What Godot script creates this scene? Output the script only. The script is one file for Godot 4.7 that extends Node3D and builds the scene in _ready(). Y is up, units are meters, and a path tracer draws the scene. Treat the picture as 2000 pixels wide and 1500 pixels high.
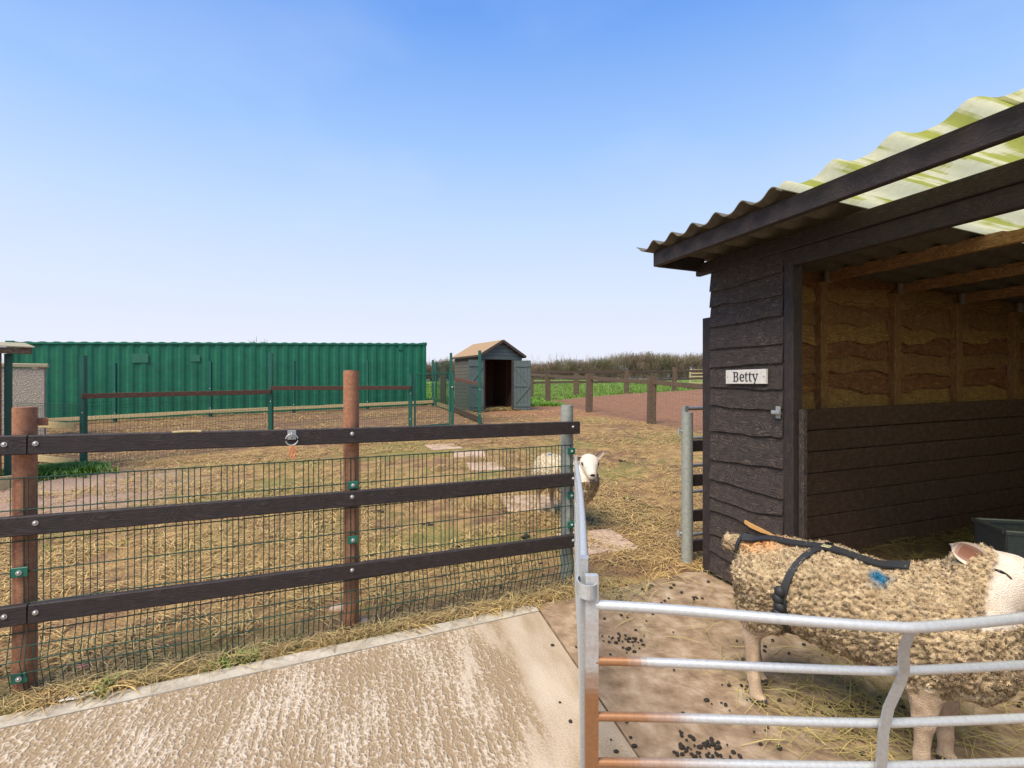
extends Node3D
# A smallholding yard: plan positions are given as (x, d) with d the metres in front of the camera (z = -d).

var rng := RandomNumberGenerator.new()
var nz := FastNoiseLite.new()
var nz2 := FastNoiseLite.new()
var M := {}

class MB:
	var v := PackedVector3Array()
	var n := PackedVector3Array()
	var t := PackedVector2Array()
	var c := PackedColorArray()
	var col := Color(1, 1, 1)
	func tri(a: Vector3, b: Vector3, d: Vector3, na: Vector3, nb: Vector3, nd: Vector3, ta := Vector2.ZERO, tb := Vector2.ZERO, td := Vector2.ZERO) -> void:
		if (b - a).cross(d - a).dot(na + nb + nd) > 0.0:   # keep the front side on the normal's side
			tri(a, d, b, na, nd, nb, ta, td, tb)
			return
		v.append(a); v.append(b); v.append(d)
		n.append(na); n.append(nb); n.append(nd)
		t.append(ta); t.append(tb); t.append(td)
		c.append(col); c.append(col); c.append(col)
	func quad(a: Vector3, b: Vector3, d: Vector3, e: Vector3, nn: Vector3, ta := Vector2.ZERO, tb := Vector2.ZERO, td := Vector2.ZERO, te := Vector2.ZERO) -> void:
		tri(a, d, b, nn, nn, nn, ta, td, tb)
		tri(a, e, d, nn, nn, nn, ta, te, td)
	# sweep a closed 2-D outline along a path; side = outline x, up = outline y
	func sweep(path: PackedVector3Array, outline: PackedVector2Array, up: Vector3, smooth: bool, off := Vector2.ZERO, scales := PackedFloat32Array(), cols := PackedColorArray()) -> void:
		var k := outline.size()
		var m := path.size()
		var per := PackedFloat32Array([0.0])
		for i in k:
			per.append(per[i] + outline[i].distance_to(outline[(i + 1) % k]))
		var pr: Array[PackedVector3Array] = []
		var sd: Array[Vector3] = []
		var ups: Array[Vector3] = []
		var dist := PackedFloat32Array([0.0])
		for j in m:
			var f: Vector3 = (path[mini(j + 1, m - 1)] - path[maxi(j - 1, 0)]).normalized()
			var s := f.cross(up).normalized()
			var u := s.cross(f).normalized()
			sd.append(s); ups.append(u)
			var ring := PackedVector3Array()
			var sc: float = scales[j] if scales.size() > 0 else 1.0
			for i in k:
				ring.append(path[j] + s * (outline[i].x * sc) + u * (outline[i].y * sc))
			pr.append(ring)
			if j > 0:
				dist.append(dist[j - 1] + path[j].distance_to(path[j - 1]))
		for j in m - 1:
			if cols.size() > 0:
				col = cols[j]
			for i in k:
				var i2 := (i + 1) % k
				var e := outline[i2] - outline[i]
				var na: Vector3
				var nb: Vector3
				var na2: Vector3
				var nb2: Vector3
				if smooth:
					na = (sd[j] * outline[i].x + ups[j] * outline[i].y).normalized()
					nb = (sd[j] * outline[i2].x + ups[j] * outline[i2].y).normalized()
					na2 = (sd[j + 1] * outline[i].x + ups[j + 1] * outline[i].y).normalized()
					nb2 = (sd[j + 1] * outline[i2].x + ups[j + 1] * outline[i2].y).normalized()
				else:
					na = (sd[j] * e.y - ups[j] * e.x).normalized()
					nb = na; na2 = na; nb2 = na
				var a := pr[j][i]
				var b := pr[j][i2]
				var a2 := pr[j + 1][i]
				var b2 := pr[j + 1][i2]
				var ua := Vector2(dist[j], per[i]) + off
				var ub := Vector2(dist[j], per[i + 1]) + off
				var ua2 := Vector2(dist[j + 1], per[i]) + off
				var ub2 := Vector2(dist[j + 1], per[i + 1]) + off
				tri(a, b, b2, na, nb, nb2, ua, ub, ub2)
				tri(a, b2, a2, na, nb2, na2, ua, ub2, ua2)
		for e in 2:
			var ring: PackedVector3Array = pr[0] if e == 0 else pr[m - 1]
			var nn: Vector3 = (path[0] - path[1]).normalized() if e == 0 else (path[m - 1] - path[m - 2]).normalized()
			var mid := Vector3.ZERO
			for p in ring:
				mid += p
			mid /= k
			for i in k:
				tri(mid, ring[i], ring[(i + 1) % k], nn, nn, nn, off, off + outline[i], off + outline[(i + 1) % k])
	func beam(a: Vector3, b: Vector3, w: float, h: float, up := Vector3.UP, bev := 0.004, off := Vector2.ZERO, segs := 1, bow := 0.0) -> void:
		var x := w / 2; var y := h / 2
		var o := PackedVector2Array([Vector2(-x + bev, -y), Vector2(x - bev, -y), Vector2(x, -y + bev), Vector2(x, y - bev), Vector2(x - bev, y), Vector2(-x + bev, y), Vector2(-x, y - bev), Vector2(-x, -y + bev)])
		var p := PackedVector3Array()
		for i in segs + 1:
			var f := float(i) / segs
			p.append(a.lerp(b, f) + up * (bow * sin(f * PI)))
		sweep(p, o, up, false, off)
	func tube(path: PackedVector3Array, r: float, sides := 10, scales := PackedFloat32Array(), cols := PackedColorArray(), off := Vector2.ZERO) -> void:
		var o := PackedVector2Array()
		for i in sides:
			o.append(Vector2(cos(TAU * i / sides), sin(TAU * i / sides)) * r)
		var d := (path[path.size() - 1] - path[0]).normalized()
		sweep(path, o, Vector3.RIGHT if absf(d.y) > 0.8 else Vector3.UP, true, off, scales, cols)
	func rod(a: Vector3, b: Vector3, r: float, sides := 10) -> void:
		tube(PackedVector3Array([a, b]), r, sides)
	func ball(p: Vector3, r: Vector3, seg := 8, b := Basis.IDENTITY) -> void:
		for i in seg:
			for j in seg / 2:
				var q: Array[Vector3] = []
				for k in [[i, j], [i + 1, j], [i + 1, j + 1], [i, j + 1]]:
					var th: float = TAU * k[0] / seg
					var ph: float = PI * k[1] / (seg / 2)
					q.append(Vector3(sin(ph) * cos(th), cos(ph), sin(ph) * sin(th)))
				var w: Array[Vector3] = []
				for s in q:
					w.append(p + b * (s * r))
				tri(w[0], w[1], w[2], b * q[0], b * q[1], b * q[2])
				tri(w[0], w[2], w[3], b * q[0], b * q[2], b * q[3])
	func mesh() -> ArrayMesh:
		var a := []
		a.resize(Mesh.ARRAY_MAX)
		a[Mesh.ARRAY_VERTEX] = v; a[Mesh.ARRAY_NORMAL] = n; a[Mesh.ARRAY_TEX_UV] = t; a[Mesh.ARRAY_COLOR] = c
		var m := ArrayMesh.new()
		m.add_surface_from_arrays(Mesh.PRIMITIVE_TRIANGLES, a)
		return m

func obj(called: String, b: MB, m: Material, parent: Node = self) -> MeshInstance3D:
	var o := MeshInstance3D.new()
	o.name = called; o.mesh = b.mesh(); o.material_override = m
	parent.add_child(o, true)
	return o
func inst(called: String, mesh: Mesh, m: Material, parent: Node, tr: Transform3D) -> MeshInstance3D:
	var o := MeshInstance3D.new()
	o.name = called; o.mesh = mesh; o.material_override = m; o.transform = tr
	parent.add_child(o, true)
	return o
var used := {}
func numbered(called: String) -> String:
	used[called] = used.get(called, -1) + 1
	return called if used[called] == 0 else "%s_%03d" % [called, used[called]]
func tag(o: Node, label: String, category: String, group := "", kind := "") -> Node:
	o.set_meta("label", label); o.set_meta("category", category)
	if group: o.set_meta("group", group)
	if kind: o.set_meta("kind", kind)
	return o
func thing(called: String, label: String, category: String, at := Vector3.ZERO, group := "") -> Node3D:
	var o := Node3D.new()
	o.name = numbered(called); o.position = at
	add_child(o)
	tag(o, label, category, group)
	return o
func ro() -> Vector2:
	return Vector2(rng.randf() * 7.0, rng.randf() * 7.0)

# ---------- terrain
const GD := [0.0, 4.3, 6.0, 10.0, 14.0, 17.0, 21.0, 30.0, 60.0, 120.0, 400.0, 1000.0]
const GY := [0.0, 0.0, 0.07, 0.30, 0.53, 0.68, 0.78, 1.1, 2.1, 2.8, 4.6, 6.0]
func G(x: float, d: float) -> float:
	var y: float = 0.0
	if d > 0:
		y = GY[11]
		for i in 11:
			if d < GD[i + 1]:
				y = lerpf(GY[i], GY[i + 1], (d - GD[i]) / (GD[i + 1] - GD[i]))
				break
	return y + 0.018 * clampf(x, -20, 0) * smoothstep(4.0, 12.0, d)
func P(x: float, d: float, h := 0.0) -> Vector3:   # a point h above the ground
	return Vector3(x, G(x, d) + h, -d)
func B(s: float, t: float, h: float) -> Vector3:   # the field shelter: s into it, t along its front, h up
	return Vector3(1.65 + 0.943 * s - 0.332 * t, h + 0.02 * maxf(s, 0), -(4.38 + 0.332 * s + 0.943 * t))

# ---------- textures and materials
func noise_bytes(w: int, h: int, f: float, sd: int, oct := 4, kind := FastNoiseLite.TYPE_SIMPLEX_SMOOTH) -> PackedByteArray:
	var q := FastNoiseLite.new()
	q.seed = sd; q.frequency = f; q.noise_type = kind; q.fractal_octaves = oct
	var im := q.get_seamless_image(w, h)
	im.convert(Image.FORMAT_L8)
	return im.get_data()
func tex(w: int, h: int, data: PackedByteArray) -> ImageTexture:
	return ImageTexture.create_from_image(Image.create_from_data(w, h, false, Image.FORMAT_RGB8, data))
func grey(w: int, h: int, data: PackedByteArray) -> ImageTexture:
	return ImageTexture.create_from_image(Image.create_from_data(w, h, false, Image.FORMAT_L8, data))
func stretch(src: PackedByteArray, w: int, h: int, fx: int, fy: int) -> PackedByteArray:   # lookup with repeats, keeps it seamless
	var o := PackedByteArray()
	o.resize(w * h)
	for y in h:
		for x in w:
			o[y * w + x] = src[((y * fy) % h) * w + (x * fx) % w]
	return o
# colour ramp texture from one noise: three linear colours
func ramp_tex(w: int, h: int, a: PackedByteArray, b: PackedByteArray, c0: Color, c1: Color, c2: Color, mixb := 0.5) -> ImageTexture:
	var o := PackedByteArray()
	o.resize(w * h * 3)
	var lut := PackedByteArray()
	for i in 256:
		var f := i / 255.0
		var c := (c0.lerp(c1, f * 2) if f < 0.5 else c1.lerp(c2, f * 2 - 1)).linear_to_srgb()
		lut.append(int(c.r * 255)); lut.append(int(c.g * 255)); lut.append(int(c.b * 255))
	for i in w * h:
		var f := int(a[i] * (1 - mixb) + b[i] * mixb)
		o[i * 3] = lut[f * 3]; o[i * 3 + 1] = lut[f * 3 + 1]; o[i * 3 + 2] = lut[f * 3 + 2]
	return tex(w, h, o)
func mat(called: String, c: Color, rough := 0.8, metal := 0.0) -> StandardMaterial3D:   # c linear
	var m := StandardMaterial3D.new()
	m.resource_name = called; m.albedo_color = c.linear_to_srgb(); m.roughness = rough; m.metallic = metal
	M[called] = m
	return m
func textured(called: String, tx: Texture2D, scale: float, rough := 0.85, bump: Texture2D = null, bump_scale := 0.3, metal := 0.0) -> StandardMaterial3D:
	var m := mat(called, Color(1, 1, 1), rough, metal)
	m.albedo_texture = tx
	m.uv1_scale = Vector3(scale, scale, scale)
	if bump:
		m.heightmap_enabled = true; m.heightmap_texture = bump; m.heightmap_scale = bump_scale
	return m
func tri_planar(m: StandardMaterial3D, world := true) -> StandardMaterial3D:
	m.uv1_triplanar = true; m.uv1_world_triplanar = world
	return m

func make_materials() -> void:
	var S := 512
	var fine := noise_bytes(S, S, 0.06, 11, 5)
	var mid := noise_bytes(S, S, 0.02, 12, 5)
	var big := noise_bytes(S, S, 0.006, 13, 4)
	var cell := noise_bytes(S, S, 0.05, 14, 1, FastNoiseLite.TYPE_CELLULAR)
	# wood grain: rings warped along the board (u runs along the board)
	var longn := func(w: int, f: float, sd: int, oct: int) -> PackedByteArray:   # seamless noise drawn out along the board
		var q := FastNoiseLite.new()
		q.seed = sd; q.frequency = f; q.fractal_octaves = oct
		var im := q.get_seamless_image(w, S)
		im.convert(Image.FORMAT_L8)
		im.resize(S, S, Image.INTERPOLATE_CUBIC)
		return im.get_data()
	var lbig: PackedByteArray = longn.call(96, 0.012, 15, 3)
	var lfine: PackedByteArray = longn.call(40, 0.11, 16, 3)
	var grain := PackedByteArray()
	grain.resize(S * S)
	for y in S:
		for x in S:
			var wv: float = lbig[y * S + x] / 255.0 * 13.0
			var ring := absf(fposmod(y / 512.0 * 8.0 + wv, 1.0) * 2 - 1)
			var fib: float = lfine[y * S + x] / 255.0
			grain[y * S + x] = int(clampf(pow(ring, 1.6) * 0.8 + fib * 0.45 - 0.12, 0, 1) * 255)
	var gt := grey(S, S, grain)
	textured("stain", ramp_tex(S, S, grain, mid, Color(0.012, 0.009, 0.009), Color(0.026, 0.018, 0.018), Color(0.06, 0.042, 0.036), 0.4), 1.3, 0.7, gt, 0.1)
	textured("barn_stain", ramp_tex(S, S, grain, mid, Color(0.013, 0.010, 0.010), Color(0.042, 0.031, 0.028), Color(0.125, 0.088, 0.066), 0.3), 1.25, 0.75, gt, 0.22)
	textured("kick_wood", ramp_tex(S, S, grain, mid, Color(0.065, 0.038, 0.03), Color(0.12, 0.073, 0.056), Color(0.2, 0.135, 0.1), 0.45), 1.2, 0.75, gt, 0.3)
	textured("raw_wood", ramp_tex(S, S, grain, mid, Color(0.14, 0.065, 0.026), Color(0.33, 0.185, 0.075), Color(0.48, 0.3, 0.13), 0.35), 1.3, 0.8, gt, 0.4)
	textured("raw_gold", ramp_tex(S, S, grain, mid, Color(0.16, 0.085, 0.028), Color(0.40, 0.24, 0.085), Color(0.55, 0.37, 0.15), 0.35), 1.0, 0.8, gt, 0.4)
	textured("raw_red", ramp_tex(S, S, grain, mid, Color(0.11, 0.045, 0.02), Color(0.28, 0.13, 0.055), Color(0.42, 0.23, 0.1), 0.35), 1.1, 0.8, gt, 0.4)
	textured("red_rail", ramp_tex(S, S, grain, mid, Color(0.05, 0.022, 0.015), Color(0.10, 0.045, 0.03), Color(0.16, 0.08, 0.05), 0.4), 1.3, 0.8)
	textured("pale_wood", ramp_tex(S, S, grain, mid, Color(0.34, 0.25, 0.12), Color(0.5, 0.39, 0.2), Color(0.6, 0.5, 0.3), 0.4), 1.3, 0.8)
	textured("split_wood", ramp_tex(S, S, grain, fine, Color(0.4, 0.2, 0.06), Color(0.6, 0.33, 0.11), Color(0.7, 0.45, 0.2), 0.4), 3.0, 0.8)
	textured("old_post", ramp_tex(S, S, grain, mid, Color(0.05, 0.033, 0.022), Color(0.11, 0.075, 0.05), Color(0.2, 0.15, 0.1), 0.4), 1.5, 0.9, gt, 0.5)
	textured("shed_paint", ramp_tex(S, S, grain, mid, Color(0.045, 0.07, 0.075), Color(0.065, 0.095, 0.098), Color(0.09, 0.12, 0.12), 0.6), 1.0, 0.7)
	textured("shed_side", ramp_tex(S, S, grain, mid, Color(0.06, 0.06, 0.05), Color(0.10, 0.10, 0.085), Color(0.14, 0.14, 0.11), 0.6), 1.0, 0.8)
	textured("shed_trim", ramp_tex(S, S, grain, mid, Color(0.04, 0.03, 0.026), Color(0.06, 0.045, 0.04), Color(0.09, 0.07, 0.06), 0.6), 1.0, 0.8)
	tri_planar(textured("felt", ramp_tex(S, S, fine, mid, Color(0.22, 0.14, 0.08), Color(0.33, 0.22, 0.12), Color(0.42, 0.3, 0.18), 0.5), 1.5, 0.95))
	tri_planar(textured("rust", ramp_tex(S, S, fine, mid, Color(0.14, 0.055, 0.028), Color(0.30, 0.135, 0.072), Color(0.42, 0.24, 0.15), 0.45), 2.5, 0.85, grey(S, S, fine), 0.1))
	tri_planar(textured("galv", ramp_tex(S, S, cell, mid, Color(0.30, 0.32, 0.32), Color(0.42, 0.44, 0.44), Color(0.56, 0.58, 0.58), 0.6), 3.0, 0.45, null, 0.0, 0.55))
	tri_planar(textured("old_galv", ramp_tex(S, S, fine, mid, Color(0.20, 0.22, 0.20), Color(0.31, 0.33, 0.30), Color(0.42, 0.43, 0.39), 0.6), 2.5, 0.6, null, 0.0, 0.3))
	var hg := mat("hurdle_galv", Color(1, 1, 1), 0.45, 0.45)
	hg.vertex_color_use_as_albedo = true
	hg.albedo_texture = ramp_tex(S, S, fine, mid, Color(0.6, 0.6, 0.6), Color(0.85, 0.85, 0.85), Color(1, 1, 1), 0.5)
	hg.uv1_scale = Vector3(5, 5, 5)
	tri_planar(hg)
	var ct := tri_planar(textured("container_green", ramp_tex(S, S, mid, big, Color(0.008, 0.10, 0.055), Color(0.012, 0.14, 0.078), Color(0.02, 0.18, 0.105), 0.5), 0.35, 0.55))
	ct.metallic_specular = 0.4
	mat("container_patch", Color(0.022, 0.145, 0.088), 0.6)
	mat("wire_green", Color(0.008, 0.06, 0.042), 0.45)
	mat("post_green", Color(0.006, 0.085, 0.06), 0.4)
	mat("bracket_green", Color(0.008, 0.13, 0.085), 0.4)
	mat("steel", Color(0.55, 0.55, 0.55), 0.35, 0.8)
	mat("netting", Color(0.25, 0.18, 0.12), 0.6, 0.3)
	mat("twine", Color(0.75, 0.2, 0.07), 0.8)
	mat("black_strap", Color(0.018, 0.019, 0.022), 0.65)
	mat("stitch", Color(0.5, 0.46, 0.25), 0.8)
	tri_planar(textured("sheet_dark", ramp_tex(S, S, fine, mid, Color(0.07, 0.06, 0.045), Color(0.12, 0.105, 0.08), Color(0.19, 0.17, 0.13), 0.6), 1.2, 0.85))
	var tr := mat("sheet_clear", Color(1, 1, 1), 0.6)
	tr.vertex_color_use_as_albedo = true; tr.backlight_enabled = true; tr.backlight = Color(1, 1, 1)
	tr.albedo_texture = ramp_tex(S, S, fine, mid, Color(0.8, 0.8, 0.75), Color(0.93, 0.93, 0.9), Color(1, 1, 1), 0.6)
	tr.uv1_scale = Vector3(2, 2, 2)
	textured("sign_white", ramp_tex(S, S, grain, mid, Color(0.5, 0.48, 0.44), Color(0.66, 0.64, 0.6), Color(0.74, 0.72, 0.68), 0.5), 2.0, 0.7)
	mat("sign_ink", Color(0.02, 0.02, 0.022), 0.7)
	tri_planar(textured("pebbledash", ramp_tex(S, S, cell, fine, Color(0.10, 0.08, 0.06), Color(0.42, 0.37, 0.30), Color(0.7, 0.66, 0.58), 0.35), 1.6, 0.95, grey(S, S, cell), 1.0))
	tri_planar(textured("cap_stone", ramp_tex(S, S, fine, mid, Color(0.2, 0.17, 0.09), Color(0.33, 0.29, 0.19), Color(0.42, 0.38, 0.28), 0.5), 2.0, 0.95))
	tri_planar(textured("paver", ramp_tex(S, S, fine, mid, Color(0.3, 0.19, 0.12), Color(0.5, 0.36, 0.26), Color(0.62, 0.49, 0.38), 0.55), 1.3, 0.9, grey(S, S, fine), 0.5))
	mat("hay", Color(0.42, 0.34, 0.11), 0.8)
	M.hay.vertex_color_use_as_albedo = true; M.hay.albedo_color = Color.WHITE
	mat("grass", Color(1, 1, 1), 0.7)
	M.grass.vertex_color_use_as_albedo = true; M.grass.backlight_enabled = true; M.grass.backlight = Color(0.4, 0.5, 0.2)
	mat("dung", Color(0.024, 0.019, 0.014), 0.85)
	mat("twig", Color(1, 1, 1), 0.9)
	M.twig.vertex_color_use_as_albedo = true
	# ground: vertex colour gives what lies there, the texture its grain
	var g := tri_planar(textured("ground", ramp_tex(S, S, fine, cell, Color(0.45, 0.42, 0.38), Color(0.85, 0.83, 0.8), Color(1, 1, 1), 0.3), 0.9, 0.95, grey(S, S, fine), 2.0))
	g.vertex_color_use_as_albedo = true
	# wool: crinkled grain in the fleece
	var w := tri_planar(textured("wool", ramp_tex(S, S, cell, fine, Color(0.72, 0.68, 0.62), Color(0.9, 0.88, 0.85), Color(1, 1, 1), 0.5), 5.0, 0.95, grey(S, S, fine), 0.6), false)
	w.vertex_color_use_as_albedo = true
	w.rim_enabled = true; w.rim = 0.25; w.rim_tint = 0.8
	mat("lock", Color(1, 1, 1), 0.95)
	M.lock.vertex_color_use_as_albedo = true
	mat("eye_black", Color(0.012, 0.01, 0.009), 0.15)
	mat("ear_skin", Color(1, 1, 1), 0.85)
	M.ear_skin.vertex_color_use_as_albedo = true
	# smooth concrete with stains
	var stain := noise_bytes(S, S, 0.012, 21, 5)
	tri_planar(textured("slab", ramp_tex(S, S, stain, fine, Color(0.25, 0.18, 0.12), Color(0.42, 0.32, 0.23), Color(0.55, 0.45, 0.35), 0.35), 0.7, 0.92, grey(S, S, fine), 0.25))
	tri_planar(textured("dirty_slab", ramp_tex(S, S, stain, mid, Color(0.12, 0.076, 0.04), Color(0.31, 0.215, 0.135), Color(0.52, 0.41, 0.30), 0.45), 0.8, 0.92, grey(S, S, fine), 0.4))
	tri_planar(textured("edge_strip", ramp_tex(S, S, stain, fine, Color(0.30, 0.25, 0.18), Color(0.46, 0.41, 0.33), Color(0.6, 0.56, 0.48), 0.35), 0.9, 0.92, grey(S, S, fine), 0.25))
	# tamped concrete: crinkled ridges that run along v, worn smooth towards one edge (u near 1)
	var W := 1536; var H := 1024
	var n1 := FastNoiseLite.new(); n1.seed = 5; n1.frequency = 0.06; n1.fractal_octaves = 3
	var n2 := FastNoiseLite.new(); n2.seed = 6; n2.frequency = 0.006; n2.fractal_octaves = 4
	var n3 := FastNoiseLite.new(); n3.seed = 7; n3.frequency = 0.075; n3.fractal_octaves = 2
	var n4 := FastNoiseLite.new(); n4.seed = 8; n4.frequency = 0.2; n4.fractal_octaves = 2
	var cd := PackedByteArray(); cd.resize(W * H * 3)
	var hd := PackedByteArray(); hd.resize(W * H)
	var lo := Color(0.30, 0.215, 0.125); var hi := Color(0.55, 0.46, 0.36)
	for y in H:
		for x in W:
			var warp := n1.get_noise_2d(x, y * 0.8) * 5.0
			var rib := 0.5 + 0.5 * sin((x + warp) * TAU / 17.0)
			var patch := n2.get_noise_2d(x * 1.6, y * 0.5)
			var worn := smoothstep(0.83, 0.90, float(x) / W + patch * 0.09)
			var crack := n3.get_noise_2d(x * 1.5, y * 1.1)
			var rid := 1.0 - absf(n3.get_noise_2d(x * 1.1 + 900, y * 0.42)) * 3.2
			var hv := clampf(0.33 + 0.30 * (rib - 0.5) + patch * 0.42 + crack * 0.30 + 0.46 * (clampf(rid, 0, 1) - 0.4) + n4.get_noise_2d(x, y) * 0.2, 0.0, 1.0)
			hv = lerpf(hv, 0.42 + patch * 0.3 + n4.get_noise_2d(x, y) * 0.12, worn)
			hd[y * W + x] = int(clampf(hv, 0, 1) * 255)
			var c := lo.lerp(hi, smoothstep(0.12, 0.75, hv)).linear_to_srgb()
			var i := (y * W + x) * 3
			cd[i] = int(c.r * 255); cd[i + 1] = int(c.g * 255); cd[i + 2] = int(c.b * 255)
	var tc := textured("tamped", tex(W, H, cd), 1.0, 0.9, grey(W, H, hd), 0.9)
	tc.uv1_scale = Vector3(1, 1, 1)

# ---------- setting
func lines(lo: float, hi: float, step: float, outer_lo: float, outer_hi: float) -> PackedFloat32Array:
	var a := PackedFloat32Array()
	var back := PackedFloat32Array()
	var x := lo; var s := step
	while x > outer_lo:
		s *= 1.25; x -= s; back.append(maxf(x, outer_lo))
	back.reverse()
	a.append_array(back)
	x = lo
	while x < hi:
		a.append(x); x += step
	s = step
	while x < outer_hi:
		a.append(x); s *= 1.12; x += s
	a.append(outer_hi)
	return a
func side_of(x: float, d: float, x0: float, d0: float, x1: float, d1: float) -> float:   # > 0 on the right of the line
	return ((x - x0) * (d1 - d0) - (d - d0) * (x1 - x0)) / Vector2(x1 - x0, d1 - d0).length()
func on_concrete(x: float, d: float) -> bool:
	var e := side_of(x, d, -2.46, 2.46, 0.167, 3.72)
	var b := side_of(x, d, 0.167, 3.72, 5.9, 5.87)
	return e > 0.0 and b > -0.02
func soil_mask(x: float, d: float) -> float:
	var a: float
	if d > 16.86:
		a = side_of(x, d, 2.53, 16.86, 1.3, 23.0)
	else:
		a = side_of(x, d, 4.9, 10.9, 2.53, 16.86)
	var far := side_of(x, d, 1.3, 23.0, 13.0, 34.0)
	return clampf(minf(a, far) * 0.9 + 0.3 + nz.get_noise_2d(x * 30, d * 30) * 0.5, 0, 1)
func build_ground() -> void:
	var xs := lines(-13.0, 8.0, 0.09, -600, 600)
	var ds := lines(1.6, 23.0, 0.09, -30, 900)
	var nx := xs.size(); var nd := ds.size()
	var v := PackedVector3Array(); v.resize(nx * nd)
	var n := PackedVector3Array(); n.resize(nx * nd)
	var c := PackedColorArray(); c.resize(nx * nd)
	var idx := PackedInt32Array()
	var mud := Color(0.225, 0.122, 0.062); var straw := Color(0.46, 0.295, 0.11); var green := Color(0.21, 0.21, 0.045)
	var field := Color(0.13, 0.27, 0.035); var soil := Color(0.37, 0.175, 0.09); var gravel := Color(0.42, 0.29, 0.21)
	var nf := FastNoiseLite.new(); nf.seed = 31; nf.frequency = 1.0; nf.fractal_octaves = 3
	for j in nd:
		var d := ds[j]
		for i in nx:
			var x := xs[i]
			var y := G(x, d)
			var near := d > 1.0 and d < 26.0 and absf(x) < 16.0
			var a := nf.get_noise_2d(x * 0.45, d * 0.45)
			var b := nf.get_noise_2d(x * 4.0 + 50, d * 4.0)
			var q := straw.lerp(mud, clampf(0.5 + a * 0.9 + b * 1.5, 0, 1))
			var gm := smoothstep(0.05, 0.4, nf.get_noise_2d(x * 0.35 + 90, d * 0.35) + 0.5 * b - 0.1 + 0.35 * exp(-Vector2(x + 2.6, d - 7.5).length_squared() / 8.0) + 0.45 * exp(-Vector2(x - 2.7, d - 11.0).length_squared() / 3.5))
			q = q.lerp(green, gm * 0.65)
			var enc := side_of(x, d, -7.5, 8.96, -0.87, 13.8)
			if enc < 0 and d < 22:   # trodden bare earth in the mesh enclosure
				q = q.lerp(Color(0.19, 0.105, 0.062).lerp(straw, clampf(b * 1.3, 0, 0.4)), smoothstep(0.0, -0.5, enc) * 0.9)
			q = q.lerp(gravel, smoothstep(1.9, 0.8, Vector2((x + 6.3) * 0.8, d - 7.2).length() + b * 0.8))
			var f := clampf((d - 20.5 - b * 0.6 + (x + 1) * 0.12) * 1.2, 0, 1)
			if x < -3.4: f = clampf((d - 23.0) * 0.5, 0, 1)
			var sm := soil_mask(x, d) if d > 8 and d < 40 else 0.0
			q = q.lerp(soil.lerp(straw, smoothstep(0.1, 0.6, b) * 0.4), smoothstep(3.2, 1.2, Vector2(x - 1.3, (d - 17.6)).length() + b) * 0.8)
			q = q.lerp(field.lerp(Color(0.2, 0.3, 0.05), clampf(0.5 + a + b, 0, 1) * 0.6), f)
			q = q.lerp(soil.lerp(Color(0.24, 0.12, 0.07), clampf(0.5 + b, 0, 1)), sm)
			if sm > 0: y += 0.12 * smoothstep(0.2, 1.0, sm) * smoothstep(20.0, 28.0, d) + 0.02 * b
			if near:
				y += (0.020 * nf.get_noise_2d(x * 1.5, d * 1.5 + 40) + 0.016 * nf.get_noise_2d(x * 5.0, d * 5.0 + 80)) * smoothstep(3.0, 5.5, d) + 0.006 * b
			if on_concrete(x, d): y = -0.06
			elif side_of(x, d, -2.46, 2.46, 0.167, 3.72) > -0.12 and d < 4.4: y -= 0.01
			v[j * nx + i] = Vector3(x, y, -d)
			c[j * nx + i] = q
	for j in nd:
		for i in nx:
			var a := v[j * nx + mini(i + 1, nx - 1)] - v[j * nx + maxi(i - 1, 0)]
			var b := v[mini(j + 1, nd - 1) * nx + i] - v[maxi(j - 1, 0) * nx + i]
			n[j * nx + i] = a.cross(b).normalized()
			if i < nx - 1 and j < nd - 1:
				var k := j * nx + i
				idx.append_array([k, k + nx, k + nx + 1, k, k + nx + 1, k + 1])
	var arr := []
	arr.resize(Mesh.ARRAY_MAX)
	arr[Mesh.ARRAY_VERTEX] = v; arr[Mesh.ARRAY_NORMAL] = n; arr[Mesh.ARRAY_COLOR] = c; arr[Mesh.ARRAY_INDEX] = idx
	var m := ArrayMesh.new()
	m.add_surface_from_arrays(Mesh.PRIMITIVE_TRIANGLES, arr)
	var o := MeshInstance3D.new()
	o.name = "ground"; o.mesh = m; o.material_override = M.ground
	add_child(o)
	o.set_meta("kind", "structure")

func poly_sheet(called: String, pts: PackedVector2Array, y: float, m: Material, uv: Callable) -> void:   # (x, d) outline with a top and a rim
	var b := MB.new()
	var ix := Geometry2D.triangulate_polygon(pts)
	for i in range(0, ix.size(), 3):
		var q: Array[Vector3] = []
		var w: Array[Vector2] = []
		for k in 3:
			var p := pts[ix[i + k]]
			q.append(Vector3(p.x, y, -p.y)); w.append(uv.call(p))
		b.tri(q[0], q[1], q[2], Vector3.UP, Vector3.UP, Vector3.UP, w[0], w[1], w[2])
	for i in pts.size():
		var p := pts[i]; var r := pts[(i + 1) % pts.size()]
		var e := Vector3(r.x - p.x, 0, -(r.y - p.y)).cross(Vector3.UP).normalized()
		b.quad(Vector3(p.x, y, -p.y), Vector3(r.x, y, -r.y), Vector3(r.x, y - 0.15, -r.y), Vector3(p.x, y - 0.15, -p.y), e, uv.call(p), uv.call(r), uv.call(r), uv.call(p))
	var o := obj(called, b, m)
	o.set_meta("kind", "structure")

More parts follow.
